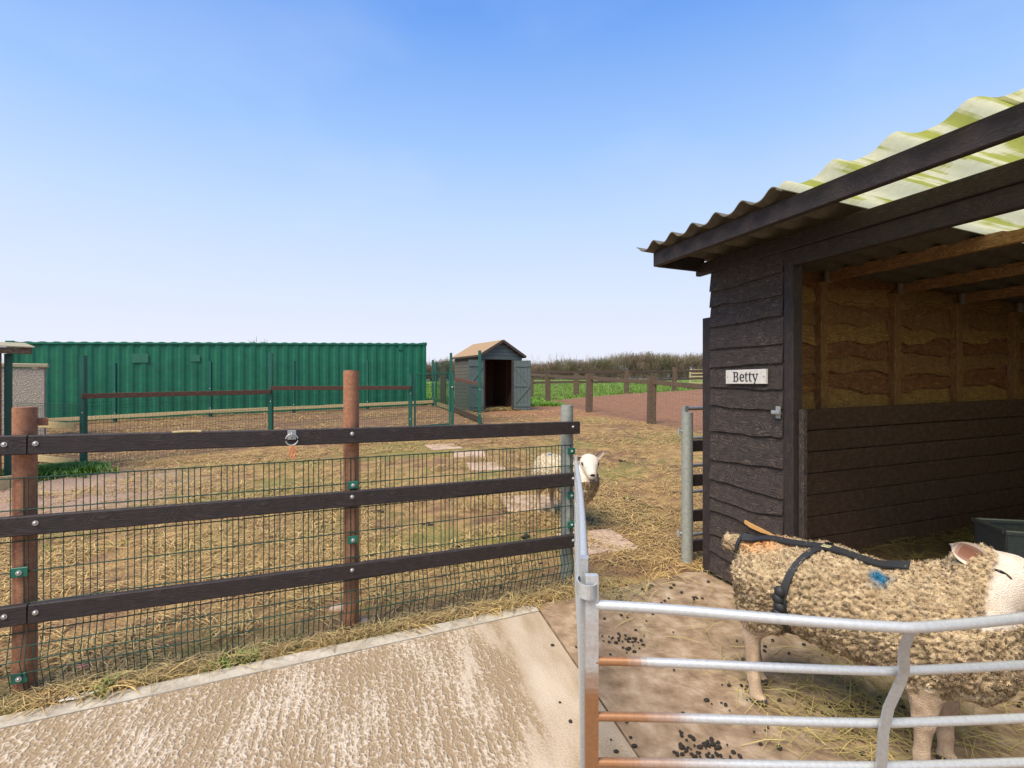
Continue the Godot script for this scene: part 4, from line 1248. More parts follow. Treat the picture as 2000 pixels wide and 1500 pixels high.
func mesh_run(f: Node3D, org: Vector3, a: Vector3, b: Vector3, top: float, called := "wire_mesh") -> void:
	var m := MB.new()
	var L := a.distance_to(b)
	for h in [0.02, 0.2, 0.4, 0.45, 0.6, 0.8, 1.0, 1.05, 1.2, 1.4, 1.6, 1.65, 1.85]:
		if h < top: wire(m, PackedVector3Array([a + Vector3.UP * h - org, b + Vector3.UP * h - org]), 0.003)
	wire(m, PackedVector3Array([a + Vector3.UP * top - org, b + Vector3.UP * top - org]), 0.003)
	var n := int(L / 0.055)
	for i in n + 1:
		var p := a.lerp(b, float(i) / n) - org
		wire(m, PackedVector3Array([p + Vector3.UP * 0.02, p + Vector3.UP * top]), 0.0023)
	var o := obj(called, m, M.wire_green, f)
	o.set_meta("kind", "stuff")
func green_post(f: Node3D, p: Vector3, h: float) -> void:
	var m := MB.new()
	m.beam(p - Vector3.UP * 0.1, p + Vector3.UP * h, 0.08, 0.08, Vector3(0, 0, 1), 0.004)
	var o := obj("post", m, M.post_green, f)
	for y in [0.3, 0.95]:
		m = MB.new()
		m.ball(p + Vector3(0.01, y, 0.035), Vector3(0.016, 0.016, 0.012), 6)
		obj("bolt", m, M.steel, o)
func build_enclosure() -> void:
	# front run
	var pts := [Vector2(-7.5, 8.96), Vector2(-5.22, 11.08), Vector2(-2.55, 12.85)]
	var o := thing("mesh_fence", "green wire mesh fence with reddish timber top rails in front of the container", "fence", P(-5.22, 11.08))
	var org := o.position
	for i in 3:
		var p: Vector2 = pts[i]
		green_post(o, P(p.x, p.y) - org, [1.95, 2.0, 1.42][i])
	for i in 2:
		var a := P(pts[i].x, pts[i].y); var b := P(pts[i + 1].x, pts[i + 1].y)
		mesh_run(o, org, a, b, 1.12)
		var m := MB.new()
		var off := Vector3(0.02, 0, 0.055)
		m.beam(a + Vector3.UP * [1.24, 1.24][i] + off - org, b + Vector3.UP * [1.16, 1.09][i] + off - org, 0.035, 0.09, Vector3.UP, 0.004, ro())
		obj("rail", m, M.red_rail, o)
	# gate
	var g := thing("mesh_gate", "green framed wire mesh gate at the corner of the enclosure", "gate", P(-2.45, 12.92))
	var ga := Vector3(0, 0, 0); var gb := P(-1.62, 13.3) - g.position
	for p in [ga, gb]:
		var m := MB.new()
		m.beam(p + Vector3(0, 0.05, 0), p + Vector3(0, 1.42, 0), 0.045, 0.045, Vector3(0, 0, 1), 0.004)
		obj("frame", m, M.post_green, g)
	for h in [0.1, 1.42]:
		var m := MB.new()
		m.beam(ga + Vector3(0, h, 0), gb + Vector3(0, h, 0), 0.035, 0.035, Vector3.UP, 0.003)
		obj("frame", m, M.post_green, g)
	mesh_run(g, Vector3.ZERO, ga + Vector3(0, 0.1, 0), gb + Vector3(0, 0.1, 0), 1.28)
	var lp := thing("latch_post", "short green steel post the mesh gate closes against", "post", P(-1.55, 13.34))
	var m0 := MB.new()
	m0.beam(Vector3(0, -0.1, 0), Vector3(0, 1.43, 0), 0.07, 0.07, Vector3(0, 0, 1), 0.004)
	obj("shaft", m0, M.post_green, lp)
	m0 = MB.new()
	m0.ball(Vector3(0, 1.05, 0.045), Vector3(0.03, 0.02, 0.02), 8)
	obj("latch", m0, M.steel, lp)
	# side run going back past the container end
	var s := thing("mesh_fence", "green wire mesh fence with board at its foot running back beside the shed", "fence", P(-0.87, 13.8))
	org = s.position
	var sp := [Vector2(-0.87, 13.8), Vector2(-2.06, 17.3), Vector2(-3.0, 20.2)]
	for i in 3:
		green_post(s, P(sp[i].x, sp[i].y) - org, 2.0 if i < 2 else 1.75)
	for i in 2:
		var a := P(sp[i].x, sp[i].y); var b := P(sp[i + 1].x, sp[i + 1].y)
		mesh_run(s, org, a, b, 1.05 if i == 0 else 1.75)
		var m := MB.new()
		m.beam(a + Vector3(0.04, 0.12, 0.02) - org, b + Vector3(0.04, 0.12, 0.02) - org, 0.03, 0.15, Vector3.UP, 0.004, ro())
		obj("foot_board", m, M.red_rail if i == 0 else M.pale_wood, s)
		if i == 0:
			m = MB.new()
			m.beam(a + Vector3(0.05, 1.08, 0.03) - org, b + Vector3(0.05, 1.14, 0.03) - org, 0.035, 0.1, Vector3.UP, 0.004, ro())
			obj("rail", m, M.red_rail, s)
	# rear run along the container
	var r := thing("mesh_fence", "tall green wire mesh fence with pale board at its foot along the container", "fence", P(-9.0, 17.6))
	org = r.position
	var prev := Vector2.ZERO
	for i in 6:
		var f := i / 5.0
		var p := Vector2(lerpf(-14.6, -3.15, f), lerpf(14.75, 20.4, f))
		green_post(r, P(p.x, p.y) - org, 1.85)
		if i > 0:
			mesh_run(r, org, P(prev.x, prev.y), P(p.x, p.y), 1.78)
			var m := MB.new()
			m.beam(P(prev.x, prev.y, 0.19) + Vector3(0.02, 0, 0.06) - org, P(p.x, p.y, 0.19) + Vector3(0.02, 0, 0.06) - org, 0.03, 0.11, Vector3.UP, 0.004, ro())
			obj("foot_board", m, M.pale_wood, r)
		prev = p
	# left run from the front corner towards the lean-to
	var l := thing("mesh_fence", "short green wire mesh fence with pale foot board beside the pebbledash wall", "fence", P(-7.5, 8.96))
	org = l.position
	var la := P(-7.56, 8.92); var lb := P(-9.4, 9.7)
	mesh_run(l, org, la, lb, 1.1)
	for h in [0.1, 0.72]:
		var m := MB.new()
		m.beam(la + Vector3(0, h, 0.05) - org, lb + Vector3(0, h, 0.05) - org, 0.03, 0.11, Vector3.UP, 0.004, ro())
		obj("board", m, M.pale_wood, l)

func build_left() -> void:
	# pebbledash panel building
	var o := thing("pebbledash_shed", "pebbledash concrete panel shed with mossy coping beside the container", "shed", P(-10.4, 11.4))
	var a := Vector3(-1.6, 0, 0.9); var b := Vector3(0.0, 0, 0)
	var dir := (b - a).normalized()
	var n := 3
	for i in n:
		var m := MB.new()
		var p0 := a.lerp(b, float(i) / n) + dir * 0.006; var p1 := a.lerp(b, float(i + 1) / n) - dir * 0.006
		m.beam(p0 + Vector3(0, 0.8, 0), p1 + Vector3(0, 0.8, 0), 0.06, 1.9, Vector3.UP, 0.008)
		obj("panel", m, M.pebbledash, o)
	var m2 := MB.new()
	m2.beam(b + Vector3(-0.04, 0.8, -0.03), b + Vector3(-1.8, 0.8, -1.7), 0.06, 1.9, Vector3.UP, 0.008)
	obj("panel", m2, M.pebbledash, o)
	m2 = MB.new()
	m2.beam(a + Vector3(0, 1.81, 0), b + dir * 0.06 + Vector3(0, 1.81, 0), 0.14, 0.09, Vector3.UP, 0.015, Vector2.ZERO, 6)
	obj("coping", m2, M.cap_stone, o)
	m2 = MB.new()
	m2.beam(b + Vector3(-0.1, 1.806, -0.1), b + Vector3(-1.85, 1.806, -1.75), 0.13, 0.085, Vector3.UP, 0.015)
	obj("coping", m2, M.cap_stone, o)
	# timber lean-to at the left edge
	var l := thing("timber_lean_to", "dark timber lean-to corner with a shallow roof and green steel post", "shelter", P(-7.45, 7.48))
	l.rotation.y = deg_to_rad(43)
	var m := MB.new()
	m.beam(Vector3(-0.05, -0.05, 0), Vector3(-0.05, 1.95, 0), 0.09, 0.09, Vector3(0, 0, 1), 0.006, ro())
	obj("post", m, M.red_rail, l)
	m = MB.new()
	m.beam(Vector3(0.06, -0.1, -0.2), Vector3(0.06, 1.95, -0.2), 0.09, 0.09, Vector3(0, 0, 1), 0.004)
	obj("steel_post", m, M.post_green, l)
	m = MB.new()
	m.beam(Vector3(-1.6, 1.99, 0.06), Vector3(0.32, 1.99, 0.06), 0.045, 0.09, Vector3.UP, 0.004, ro())
	obj("fascia", m, M.old_post, l)
	m = MB.new()
	m.beam(Vector3(0.30, 1.99, 0.03), Vector3(0.18, 2.12, -1.4), 0.045, 0.09, Vector3.UP, 0.004, ro())
	obj("barge_board", m, M.old_post, l)
	m = MB.new()
	m.quad(Vector3(-1.6, 2.04, 0.09), Vector3(0.345, 2.04, 0.09), Vector3(0.22, 2.18, -1.4), Vector3(-1.6, 2.18, -1.4), Vector3.UP)
	m.quad(Vector3(-1.6, 2.055, 0.10), Vector3(0.355, 2.055, 0.10), Vector3(0.23, 2.195, -1.41), Vector3(-1.6, 2.195, -1.41), Vector3.UP)
	m.quad(Vector3(-1.6, 2.04, 0.09), Vector3(0.345, 2.04, 0.09), Vector3(0.355, 2.055, 0.10), Vector3(-1.6, 2.055, 0.10), Vector3(0, 0, 1))
	obj("roof", m, M.cap_stone, l)
	for i in 9:
		m = MB.new()
		m.beam(Vector3(-1.6, 0.1 + i * 0.2, -0.02), Vector3(-0.06, 0.1 + i * 0.2, -0.02), 0.022, 0.195, Vector3.UP, 0.003, ro())
		obj("board", m, M.stain, l)
	m = MB.new()
	m.beam(Vector3(-0.4, 0.1, 0.5), Vector3(0.25, 0.08, 0.2), 0.03, 0.2, Vector3.UP, 0.004, ro())
	obj("kerb_board", m, M.pale_wood, l)

func build_shed() -> void:
	var A := P(-1.04, 17.0)
	var o := thing("garden_shed", "grey green wooden garden shed with double doors open and brown felt roof", "shed", A)
	var e := Vector3(0.865, 0, -0.505); var r := Vector3(-0.505, 0, -0.865)   # along the front, to the back
	var W := 1.6; var D := 2.1; var EH := 1.95; var AH := 2.39
	var q := func(s: float, d: float, h: float) -> Vector3: return e * s + r * d + Vector3.UP * h
	var board := func(a: Vector3, b: Vector3, h: float, m: String, th := 0.016) -> void:
		var k := MB.new()
		k.beam(a, b, th, h, Vector3.UP, 0.005, ro())
		obj("board", k, M[m], o)
	var bh := 0.125
	# sides, back: weatherboards; front: only round the doorway and up into the gable
	for i in 15:
		var y := 0.08 + i * bh
		board.call(q.call(0, 0.02, y), q.call(0, D, y), bh - 0.006, "shed_side")
		board.call(q.call(W, 0.02, y), q.call(W, D, y), bh - 0.006, "shed_side")
		board.call(q.call(0.01, D, y), q.call(W - 0.01, D, y), bh - 0.006, "red_rail")
	for i in 5:
		var y := 1.83 + i * bh
		var cut := clampf((y + bh * 0.4 - EH) / (AH - EH), 0, 1) * W / 2
		if W - cut * 2 > 0.1:
			board.call(q.call(cut, 0, y), q.call(W - cut, 0, y), bh - 0.006, "shed_paint")
			board.call(q.call(cut, D, y), q.call(W - cut, D, y), bh - 0.006, "shed_side")
	for s in [[0.0, 0.10], [1.24, W]]:
		for i in 14:
			board.call(q.call(s[0], 0, 0.08 + i * bh), q.call(s[1], 0, 0.08 + i * bh), bh - 0.006, "shed_paint")
	for p in [[0.13, 0.0], [1.22, 0.0]]:
		var k := MB.new()
		k.beam(q.call(p[0], 0.0, 0.02), q.call(p[0], 0.0, 1.77), 0.05, 0.05, r, 0.004)
		obj("door_frame", k, M.shed_trim, o)
	for p in [[0.03, 0.7], [0.03, 1.4], [0.03, 2.05], [W - 0.03, 1.0], [0.55, D - 0.03], [1.05, D - 0.03]]:
		var k := MB.new()
		k.beam(q.call(p[0], p[1], 0.02), q.call(p[0], p[1], 1.93), 0.04, 0.045, r, 0.003, ro())
		obj("stud", k, M.old_post, o)
	for p in [[0.022, 0.03, 0.022, D - 0.03], [W - 0.022, 0.03, W - 0.022, D - 0.03], [0.03, D - 0.022, W - 0.03, D - 0.022]]:
		var k := MB.new()
		k.beam(q.call(p[0], p[1], 0.98), q.call(p[2], p[3], 0.98), 0.012, 1.86, Vector3.UP, 0.002, ro())
		obj("lining", k, M.red_rail, o)
	var hl := MB.new()
	hl.beam(q.call(0.03, 0.022, 1.88), q.call(W - 0.03, 0.022, 1.88), 0.012, 0.24, Vector3.UP, 0.002, ro())
	obj("lining", hl, M.red_rail, o)
	for d in [0.02, D - 0.02]:
		var gm := MB.new()
		gm.tri(q.call(0.02, d, EH - 0.06), q.call(W - 0.02, d, EH - 0.06), q.call(W / 2, d, AH + 0.01), -r, -r, -r)
		obj("gable_lining", gm, M.red_rail, o)
	var fl := MB.new()
	fl.beam(q.call(W / 2, 0.0, 0.01), q.call(W / 2, D, 0.01), W - 0.02, 0.05, Vector3.UP, 0.004)
	obj("floor", fl, M.old_post, o)
	# felt roof: two slopes with overhang, dark barge boards
	for sd in 2:
		var k := MB.new()
		var s0 := -0.10 if sd == 0 else W + 0.10
		var el := EH - 0.06
		var pts := [q.call(s0, -0.10, el), q.call(W / 2, -0.10, AH + 0.03), q.call(W / 2, D + 0.1, AH + 0.03), q.call(s0, D + 0.1, el)]
		var nn: Vector3 = (pts[1] - pts[0]).cross(pts[3] - pts[0]).normalized()
		if nn.y < 0: nn = -nn
		var th := nn * 0.02
		k.quad(pts[0] + th, pts[1] + th, pts[2] + th, pts[3] + th, nn)
		k.quad(pts[0], pts[1], pts[2], pts[3], -nn)
		for i in 4:
			k.quad(pts[i], pts[(i + 1) % 4], pts[(i + 1) % 4] + th, pts[i] + th, -r)
		obj("roof", k, M.felt, o)
		k = MB.new()
		k.beam(q.call(s0, -0.115, el - 0.02), q.call(W / 2, -0.115, AH + 0.01), 0.02, 0.09, Vector3.UP, 0.003, ro())
		obj("barge_board", k, M.shed_trim, o)
		k = MB.new()
		k.beam(q.call(s0, -0.11, el - 0.02), q.call(s0, D + 0.1, el - 0.02), 0.02, 0.06, Vector3.UP, 0.003)
		obj("eaves_board", k, M.shed_trim, o)
	# doors, swung open
	for dd in [[q.call(0.10, -0.03, 0), Vector3(-0.50, 0, 0.10)], [q.call(1.25, -0.03, 0), Vector3(0.585, 0, 0.20)]]:
		var h: Vector3 = dd[0]; var v: Vector3 = dd[1]
		var fwd := Vector3.UP.cross(v).normalized()
		if fwd.z < 0: fwd = -fwd
		var door := Node3D.new()
		door.name = "door"; door.position = h
		o.add_child(door, true)
		for i in 5:
			var k := MB.new()
			var c := v * ((i + 0.5) / 5.0)
			k.beam(c + Vector3(0, 0.06, 0), c + Vector3(0, 1.74, 0), 0.018, v.length() / 5 - 0.004, v.normalized(), 0.003, ro())
			obj("plank", k, M.shed_paint, door)
		for y in [0.2, 0.88, 1.56]:
			var k := MB.new()
			k.beam(v * 0.03 + Vector3(0, y, 0) + fwd * 0.02, v * 0.97 + Vector3(0, y, 0) + fwd * 0.02, 0.02, 0.075, Vector3.UP, 0.003, ro())
			obj("ledge", k, M.shed_paint, door)
		for y in [[0.24, 0.84], [1.52, 0.92]]:
			var k := MB.new()
			k.beam(v * 0.06 + Vector3(0, y[0], 0) + fwd * 0.02, v * 0.92 + Vector3(0, y[1], 0) + fwd * 0.02, 0.018, 0.065, Vector3.UP, 0.003, ro())
			obj("brace", k, M.shed_paint, door)

func build_right_fences() -> void:
	var runs := [
		["netting_fence", "stock netting fence on thick timber posts along the red soil paddock", [Vector2(4.95, 10.9), Vector2(3.76, 13.84), Vector2(2.53, 16.86), Vector2(1.51, 21.6), Vector2(0.9, 24.5)], [1.28, 1.30, 1.28, 1.25, 1.2], 0.22, [1.14]],
		["rail_fence", "two-rail timber fence with netting between the red soil and the green field", [Vector2(0.9, 24.6), Vector2(3.26, 25.9), Vector2(6.26, 28.0), Vector2(9.9, 31.2), Vector2(14.0, 34.5)], [1.15, 1.2, 1.35, 1.5, 1.5], 0.26, [1.25, 0.75]]]
	for q in runs:
		var p0: Vector2 = q[2][1]
		var o := thing(q[0], q[1], "fence", P(p0.x, p0.y))
		var org := o.position
		for i in q[2].size():
			var p: Vector2 = q[2][i]
			var b := MB.new()
			b.beam(P(p.x, p.y, -0.2) - org, P(p.x, p.y, q[3][i]) - org + Vector3(rng.randf_range(-0.03, 0.03), 0, 0), q[4], 0.14, Vector3(0, 0, 1), 0.015, ro(), 3)
			obj("post", b, M.old_post, o)
			if i > 0:
				var r: Vector2 = q[2][i - 1]
				for h in q[5]:
					b = MB.new()
					var off := Vector3(0, 0, -0.09)
					b.beam(P(r.x, r.y, h) - org + off, P(p.x, p.y, h) - org + off, 0.045, 0.12, Vector3.UP, 0.006, ro(), 6, rng.randf_range(-0.03, 0.01))
					obj("rail", b, M.old_post, o)
				b = MB.new()
				var a := P(r.x, r.y) - org; var c := P(p.x, p.y) - org
				for h in [0.05, 0.2, 0.35, 0.5, 0.65, 0.8, 0.95, 1.08]:
					wire(b, PackedVector3Array([a + Vector3(0, h, -0.08), a.lerp(c, 0.5) + Vector3(0, h - 0.02, -0.08), c + Vector3(0, h, -0.08)]), 0.0028)
				var n := int(a.distance_to(c) / 0.12)
				for k in n:
					var m := a.lerp(c, (k + 0.5) / n)
					wire(b, PackedVector3Array([m + Vector3(0, 0.05, -0.08), m + Vector3(0, 1.08, -0.08)]), 0.0022)
				var w := obj("wire_netting", b, M.netting, o)
				w.set_meta("kind", "stuff")
	for q in [[Vector2(-2.85, 21.2), 1.55, "thick weathered timber post beyond the mesh gate"], [Vector2(-2.45, 22.6), 1.5, "thinner weathered timber post beyond the mesh gate"]]:
		var o := thing("timber_post", q[2], "post", P(q[0].x, q[0].y))
		var b := MB.new()
		b.beam(Vector3(0, -0.2, 0), Vector3(0.01, q[1], 0), 0.24 if q[1] > 1.52 else 0.15, 0.14, Vector3(0, 0, 1), 0.012, ro())
		obj("shaft", b, M.old_post, o)
	# wooden field gate far off by the hedge
	var g := thing("wooden_gate", "pale weathered wooden field gate in front of the hedge", "gate", P(13.9, 40.0))
	for h in [0.25, 0.5, 0.75, 1.0, 1.25]:
		var b := MB.new()
		b.beam(Vector3(0, h, 0), Vector3(3.0, h, 0), 0.04, 0.09, Vector3.UP, 0.005, ro())
		obj("bar", b, M.pale_wood, g)
	for x in [0.0, 3.0]:
		var b := MB.new()
		b.beam(Vector3(x, 0, 0.05), Vector3(x, 1.35, 0.05), 0.05, 0.1, Vector3.RIGHT, 0.005, ro())
		obj("stile", b, M.pale_wood, g)

func stuff(called: String, mesh: Mesh, m: Material, tr: Array, cols: PackedColorArray, label: String, category: String) -> void:
	var mm := MultiMesh.new()
	mm.transform_format = MultiMesh.TRANSFORM_3D
	mm.use_colors = cols.size() > 0
	mm.mesh = mesh
	mm.instance_count = tr.size()
	for i in tr.size():
		mm.set_instance_transform(i, tr[i])
		if cols.size() > 0: mm.set_instance_color(i, cols[i])
	var o := MultiMeshInstance3D.new()
	o.name = called; o.multimesh = mm; o.material_override = m
	add_child(o)
	tag(o, label, category, "", "stuff")

func build_hedge() -> void:
	# a far hedge of bare brambles: twigs and small leaves by the thousand
	var tw := MB.new()
	for i in 9:
		var a := rng.randf() * TAU
		var s := Vector3(cos(a), 0, sin(a)) * rng.randf_range(0.1, 0.5)
		var e := s + Vector3(rng.randf_range(-0.35, 0.35), rng.randf_range(0.5, 1.1), rng.randf_range(-0.35, 0.35))
		tw.rod(s, e, 0.010, 3)
		for k in 9:
			var p := s.lerp(e, rng.randf_range(0.2, 1.0)) + Vector3(rng.randf_range(-0.1, 0.1), rng.randf_range(-0.1, 0.1), rng.randf_range(-0.1, 0.1))
			var d1 := Vector3(rng.randf_range(-1, 1), rng.randf_range(-1, 1), rng.randf_range(-1, 1)).normalized() * 0.05
			var d2 := d1.cross(Vector3(rng.randf_range(-1, 1), 1, rng.randf_range(-1, 1))).normalized() * 0.035
			tw.quad(p - d1, p + d2, p + d1, p - d2, d1.cross(d2).normalized())
	var mesh := tw.mesh()
	var tr := []; var cols := PackedColorArray()
	for i in 9000:
		var x := rng.randf_range(-60, 75)
		var d := 62.0 + rng.randf_range(-1.6, 1.6) + x * 0.05
		var hgt := 1.6 + 0.9 * nz.get_noise_2d(x * 12.0, 3.0) + smoothstep(8.0, 14.0, x) * 0.9
		var y := rng.randf() * hgt
		tr.append(Transform3D(Basis(Vector3.UP, rng.randf() * TAU).scaled(Vector3.ONE * rng.randf_range(0.6, 1.15)), P(x, d, y - 0.2)))
		var k := clampf(nz.get_noise_2d(x * 20.0, 50.0 + y * 30) + rng.randf_range(-0.3, 0.3) + 0.4, 0, 1)
		cols.append(Color(0.20, 0.145, 0.10).lerp(Color(0.15, 0.14, 0.07), k) * rng.randf_range(0.8, 1.3))
	stuff("hedge", mesh, M.twig, tr, cols, "brown winter hedge of bare brambles along the far side of the field", "hedge")
	# tall bare shoots standing out of it
	var sh := MB.new()
	sh.tube(PackedVector3Array([Vector3.ZERO, Vector3(0.05, 0.6, 0.02), Vector3(0.02, 1.2, 0)]), 0.014, 3, PackedFloat32Array([1, 0.7, 0.25]))
	sh.rod(Vector3(0.05, 0.6, 0), Vector3(0.22, 1.0, 0.05), 0.006, 3)
	sh.rod(Vector3(0.03, 0.45, 0), Vector3(-0.18, 0.8, -0.05), 0.006, 3)
	tr = []; cols = PackedColorArray()
	for i in 2600:
		var x := rng.randf_range(12, 60) if i % 4 else rng.randf_range(-60, 75)
		tr.append(Transform3D(Basis(Vector3.UP, rng.randf() * TAU).scaled(Vector3.ONE * rng.randf_range(0.7, 1.3)), P(x, 62.0 + rng.randf_range(-1, 1) + x * 0.05, rng.randf_range(1.3, 2.1))))
		cols.append(Color(0.32, 0.26, 0.2) * rng.randf_range(0.7, 1.4))
	stuff("hedge_shoots", sh.mesh(), M.twig, tr, cols, "tall bare upright shoots growing out of the brown hedge", "shoots")
	# bare tree top seen over the container
	var t := thing("bare_tree", "bare leafless tree whose top shows above the container", "tree", P(-21.0, 42.5))
	var tb := MB.new()
	tb.col = Color(0.07, 0.055, 0.05)
	tb.tube(PackedVector3Array([Vector3(0, -0.2, 0), Vector3(0.05, 1.5, 0), Vector3(0, 2.6, 0)]), 0.16, 8, PackedFloat32Array([1.2, 0.9, 0.6]))
	obj("trunk", tb, M.twig, t)
	var cb := MB.new()
	cb.col = Color(0.07, 0.055, 0.05)
	for i in 26:
		var a := TAU * i / 26.0 + rng.randf()
		var p := Vector3(0, rng.randf_range(1.8, 2.6), 0)
		var e := p + Vector3(cos(a) * rng.randf_range(0.3, 1.1), rng.randf_range(0.7, 1.6), sin(a) * rng.randf_range(0.3, 1.1))
		cb.tube(PackedVector3Array([p, p.lerp(e, 0.5) + Vector3(0, 0.1, 0), e]), 0.035, 4, PackedFloat32Array([1, 0.6, 0.2]))
		for k in 7:
			var s := p.lerp(e, rng.randf_range(0.4, 1.0))
			cb.rod(s, s + Vector3(rng.randf_range(-0.35, 0.35), rng.randf_range(0.05, 0.5), rng.randf_range(-0.35, 0.35)), 0.01, 3)
	obj("crown", cb, M.twig, t)

func blade(len: float, wd: float, bend: float) -> Mesh:
	var b := MB.new()
	var p := [Vector3(0, 0, 0), Vector3(len * 0.5, bend, 0), Vector3(len, 0, 0)]
	for i in 2:
		var w0 := wd; var w1 := wd * (1.0 if i == 0 else 0.5)
		b.quad(p[i] + Vector3(0, 0, -w0), p[i] + Vector3(0, 0, w0), p[i + 1] + Vector3(0, 0, w1), p[i + 1] + Vector3(0, 0, -w1), Vector3.UP)
	return b.mesh()
func tuft() -> Mesh:
	var b := MB.new()
	for i in 7:
		var a := rng.randf() * TAU
		var l := rng.randf_range(0.5, 1.0)
		var lean := Vector3(cos(a), 0, sin(a)) * rng.randf_range(0.15, 0.6)
		var s := Vector3(-sin(a), 0, cos(a)) * 0.05
		var r := Vector3(rng.randf_range(-0.3, 0.3), 0, rng.randf_range(-0.3, 0.3))
		var m := r + lean * 0.4 + Vector3.UP * l * 0.6
		b.quad(r - s, r + s, m + s * 0.8, m - s * 0.8, Vector3.UP)
		var tip := r + lean + Vector3.UP * l
		b.tri(m - s * 0.8, m + s * 0.8, tip, Vector3.UP, Vector3.UP, Vector3.UP)
	return b.mesh()

func ground_y(x: float, d: float) -> float:
	return 0.0 if on_concrete(x, d) else G(x, d)
func build_litter() -> void:
	var yard := func(x: float, d: float) -> bool: return not on_concrete(x, d) and soil_mask(x, d) < 0.3
	# straw over the yard: thick near, thinner far
	var tr := []; var cols := PackedColorArray()
	var m := blade(0.13, 0.0027, 0.012)
	while tr.size() < 70000:
		var d := 2.2 + 16.0 * pow(rng.randf(), 1.9)
		var x := rng.randf_range(-1.05, 0.55) * d
		if not yard.call(x, d): continue
		if nz.get_noise_2d(x * 40, d * 40) + nz.get_noise_2d(x * 170, d * 170) * 0.8 + rng.randf_range(-0.35, 0.35) < 0.05: continue
		var sc := rng.randf_range(0.3, 1.15) * (1.0 + d * 0.05)
		tr.append(Transform3D(Basis.from_euler(Vector3(rng.randf_range(-0.2, 0.2), rng.randf() * TAU, rng.randf_range(-0.16, 0.16))).scaled(Vector3.ONE * sc), Vector3(x, G(x, d) + rng.randf_range(0.004, 0.022), -d)))
		cols.append(Color(0.63, 0.44, 0.165).lerp(Color(0.24, 0.135, 0.06), rng.randf() * rng.randf() * 1.4) * rng.randf_range(0.7, 1.15))
	for i in 1800:   # bedding in the garden shed
		var q := P(-1.04, 17.0) + Vector3(0.865, 0, -0.505) * rng.randf_range(0.12, 1.5) + Vector3(-0.505, 0, -0.865) * rng.randf_range(-0.1, 2.0) + Vector3(0, rng.randf_range(0.04, 0.12), 0)
		tr.append(Transform3D(Basis.from_euler(Vector3(rng.randf_range(-0.3, 0.3), rng.randf() * TAU, rng.randf_range(-0.2, 0.2))).scaled(Vector3.ONE * rng.randf_range(1.0, 2.2)), q))
		cols.append(Color(0.58, 0.44, 0.18) * rng.randf_range(0.6, 1.1))
	stuff("straw", m, M.hay, tr, cols, "loose golden straw trodden over the yard", "straw")
	# hay in the pen and the shelter, longer and greener
	tr = []; cols = PackedColorArray()
	m = blade(0.20, 0.0019, 0.016)
	while tr.size() < 11000:
		var s := rng.randf_range(-1.15, 4.2); var t := rng.randf_range(-3.6, 0.1)
		var p := B(s, t, 0.0)
		if s < 0.1 and t > -0.9: p = B(s - 0.1, t, 0)
		var dn := 0.55 if s > 0.4 else 0.0
		dn += 0.75 * exp(-Vector2(p.x - 1.75, p.z + 2.45).length_squared() / 0.30) + 0.35 * exp(-Vector2(p.x - 1.0, p.z + 2.6).length_squared() / 0.12) + 0.5 * exp(-Vector2(p.x - 0.75, p.z + 4.0).length_squared() / 0.10)
		if s < 0.0 and p.x < 0.62: dn = 0.0
		if rng.randf() > dn * (0.55 + nz.get_noise_2d(p.x * 90, p.z * 90)) + 0.035: continue
		var y := p.y + rng.randf_range(0.004, 0.03)
		if s > 0.3: y += 0.03
		tr.append(Transform3D(Basis.from_euler(Vector3(rng.randf_range(-0.3, 0.3), rng.randf() * TAU, rng.randf_range(-0.12, 0.12))).scaled(Vector3.ONE * rng.randf_range(0.4, 1.2)), Vector3(p.x, y, p.z)))
		cols.append(Color(0.54, 0.44, 0.16).lerp(Color(0.28, 0.24, 0.08), rng.randf()) * rng.randf_range(0.7, 1.1))
	stuff("hay", m, M.hay, tr, cols, "greenish hay scattered over the pen and the shelter floor", "hay")
	# straw swept against the foot of the near fence and the posts
	tr = []; cols = PackedColorArray()
	m = blade(0.14, 0.0019, 0.02)
	while tr.size() < 4000:
		var f := rng.randf_range(-0.4, 1.25)
		var x := lerpf(-2.5, 0.30, f) + rng.randfn(0, 0.05); var d := lerpf(2.56, 3.87, f) + rng.randfn(0, 0.06)
		if f > 1.0:
			x = 0.42 + rng.randfn(0, 0.14); d = 3.92 + rng.randfn(0, 0.10)
		tr.append(Transform3D(Basis.from_euler(Vector3(rng.randf_range(-0.4, 0.4), rng.randf() * TAU, rng.randf_range(-0.25, 0.25))).scaled(Vector3.ONE * rng.randf_range(0.3, 1.1)), Vector3(x, maxf(0.0, 0.012 + absf(rng.randfn(0, 0.012 if f < 1.0 else 0.03))), -d)))
		cols.append(Color(0.55, 0.42, 0.18).lerp(Color(0.26, 0.18, 0.08), rng.randf()) * rng.randf_range(0.7, 1.1))
	stuff("swept_straw", m, M.hay, tr, cols, "ridge of straw swept up along the concrete edge under the fence", "straw")
	# grass: sparse in the yard, lush in the field and by the enclosure
	tr = []; cols = PackedColorArray()
	var tm := tuft()
	var tries := 0
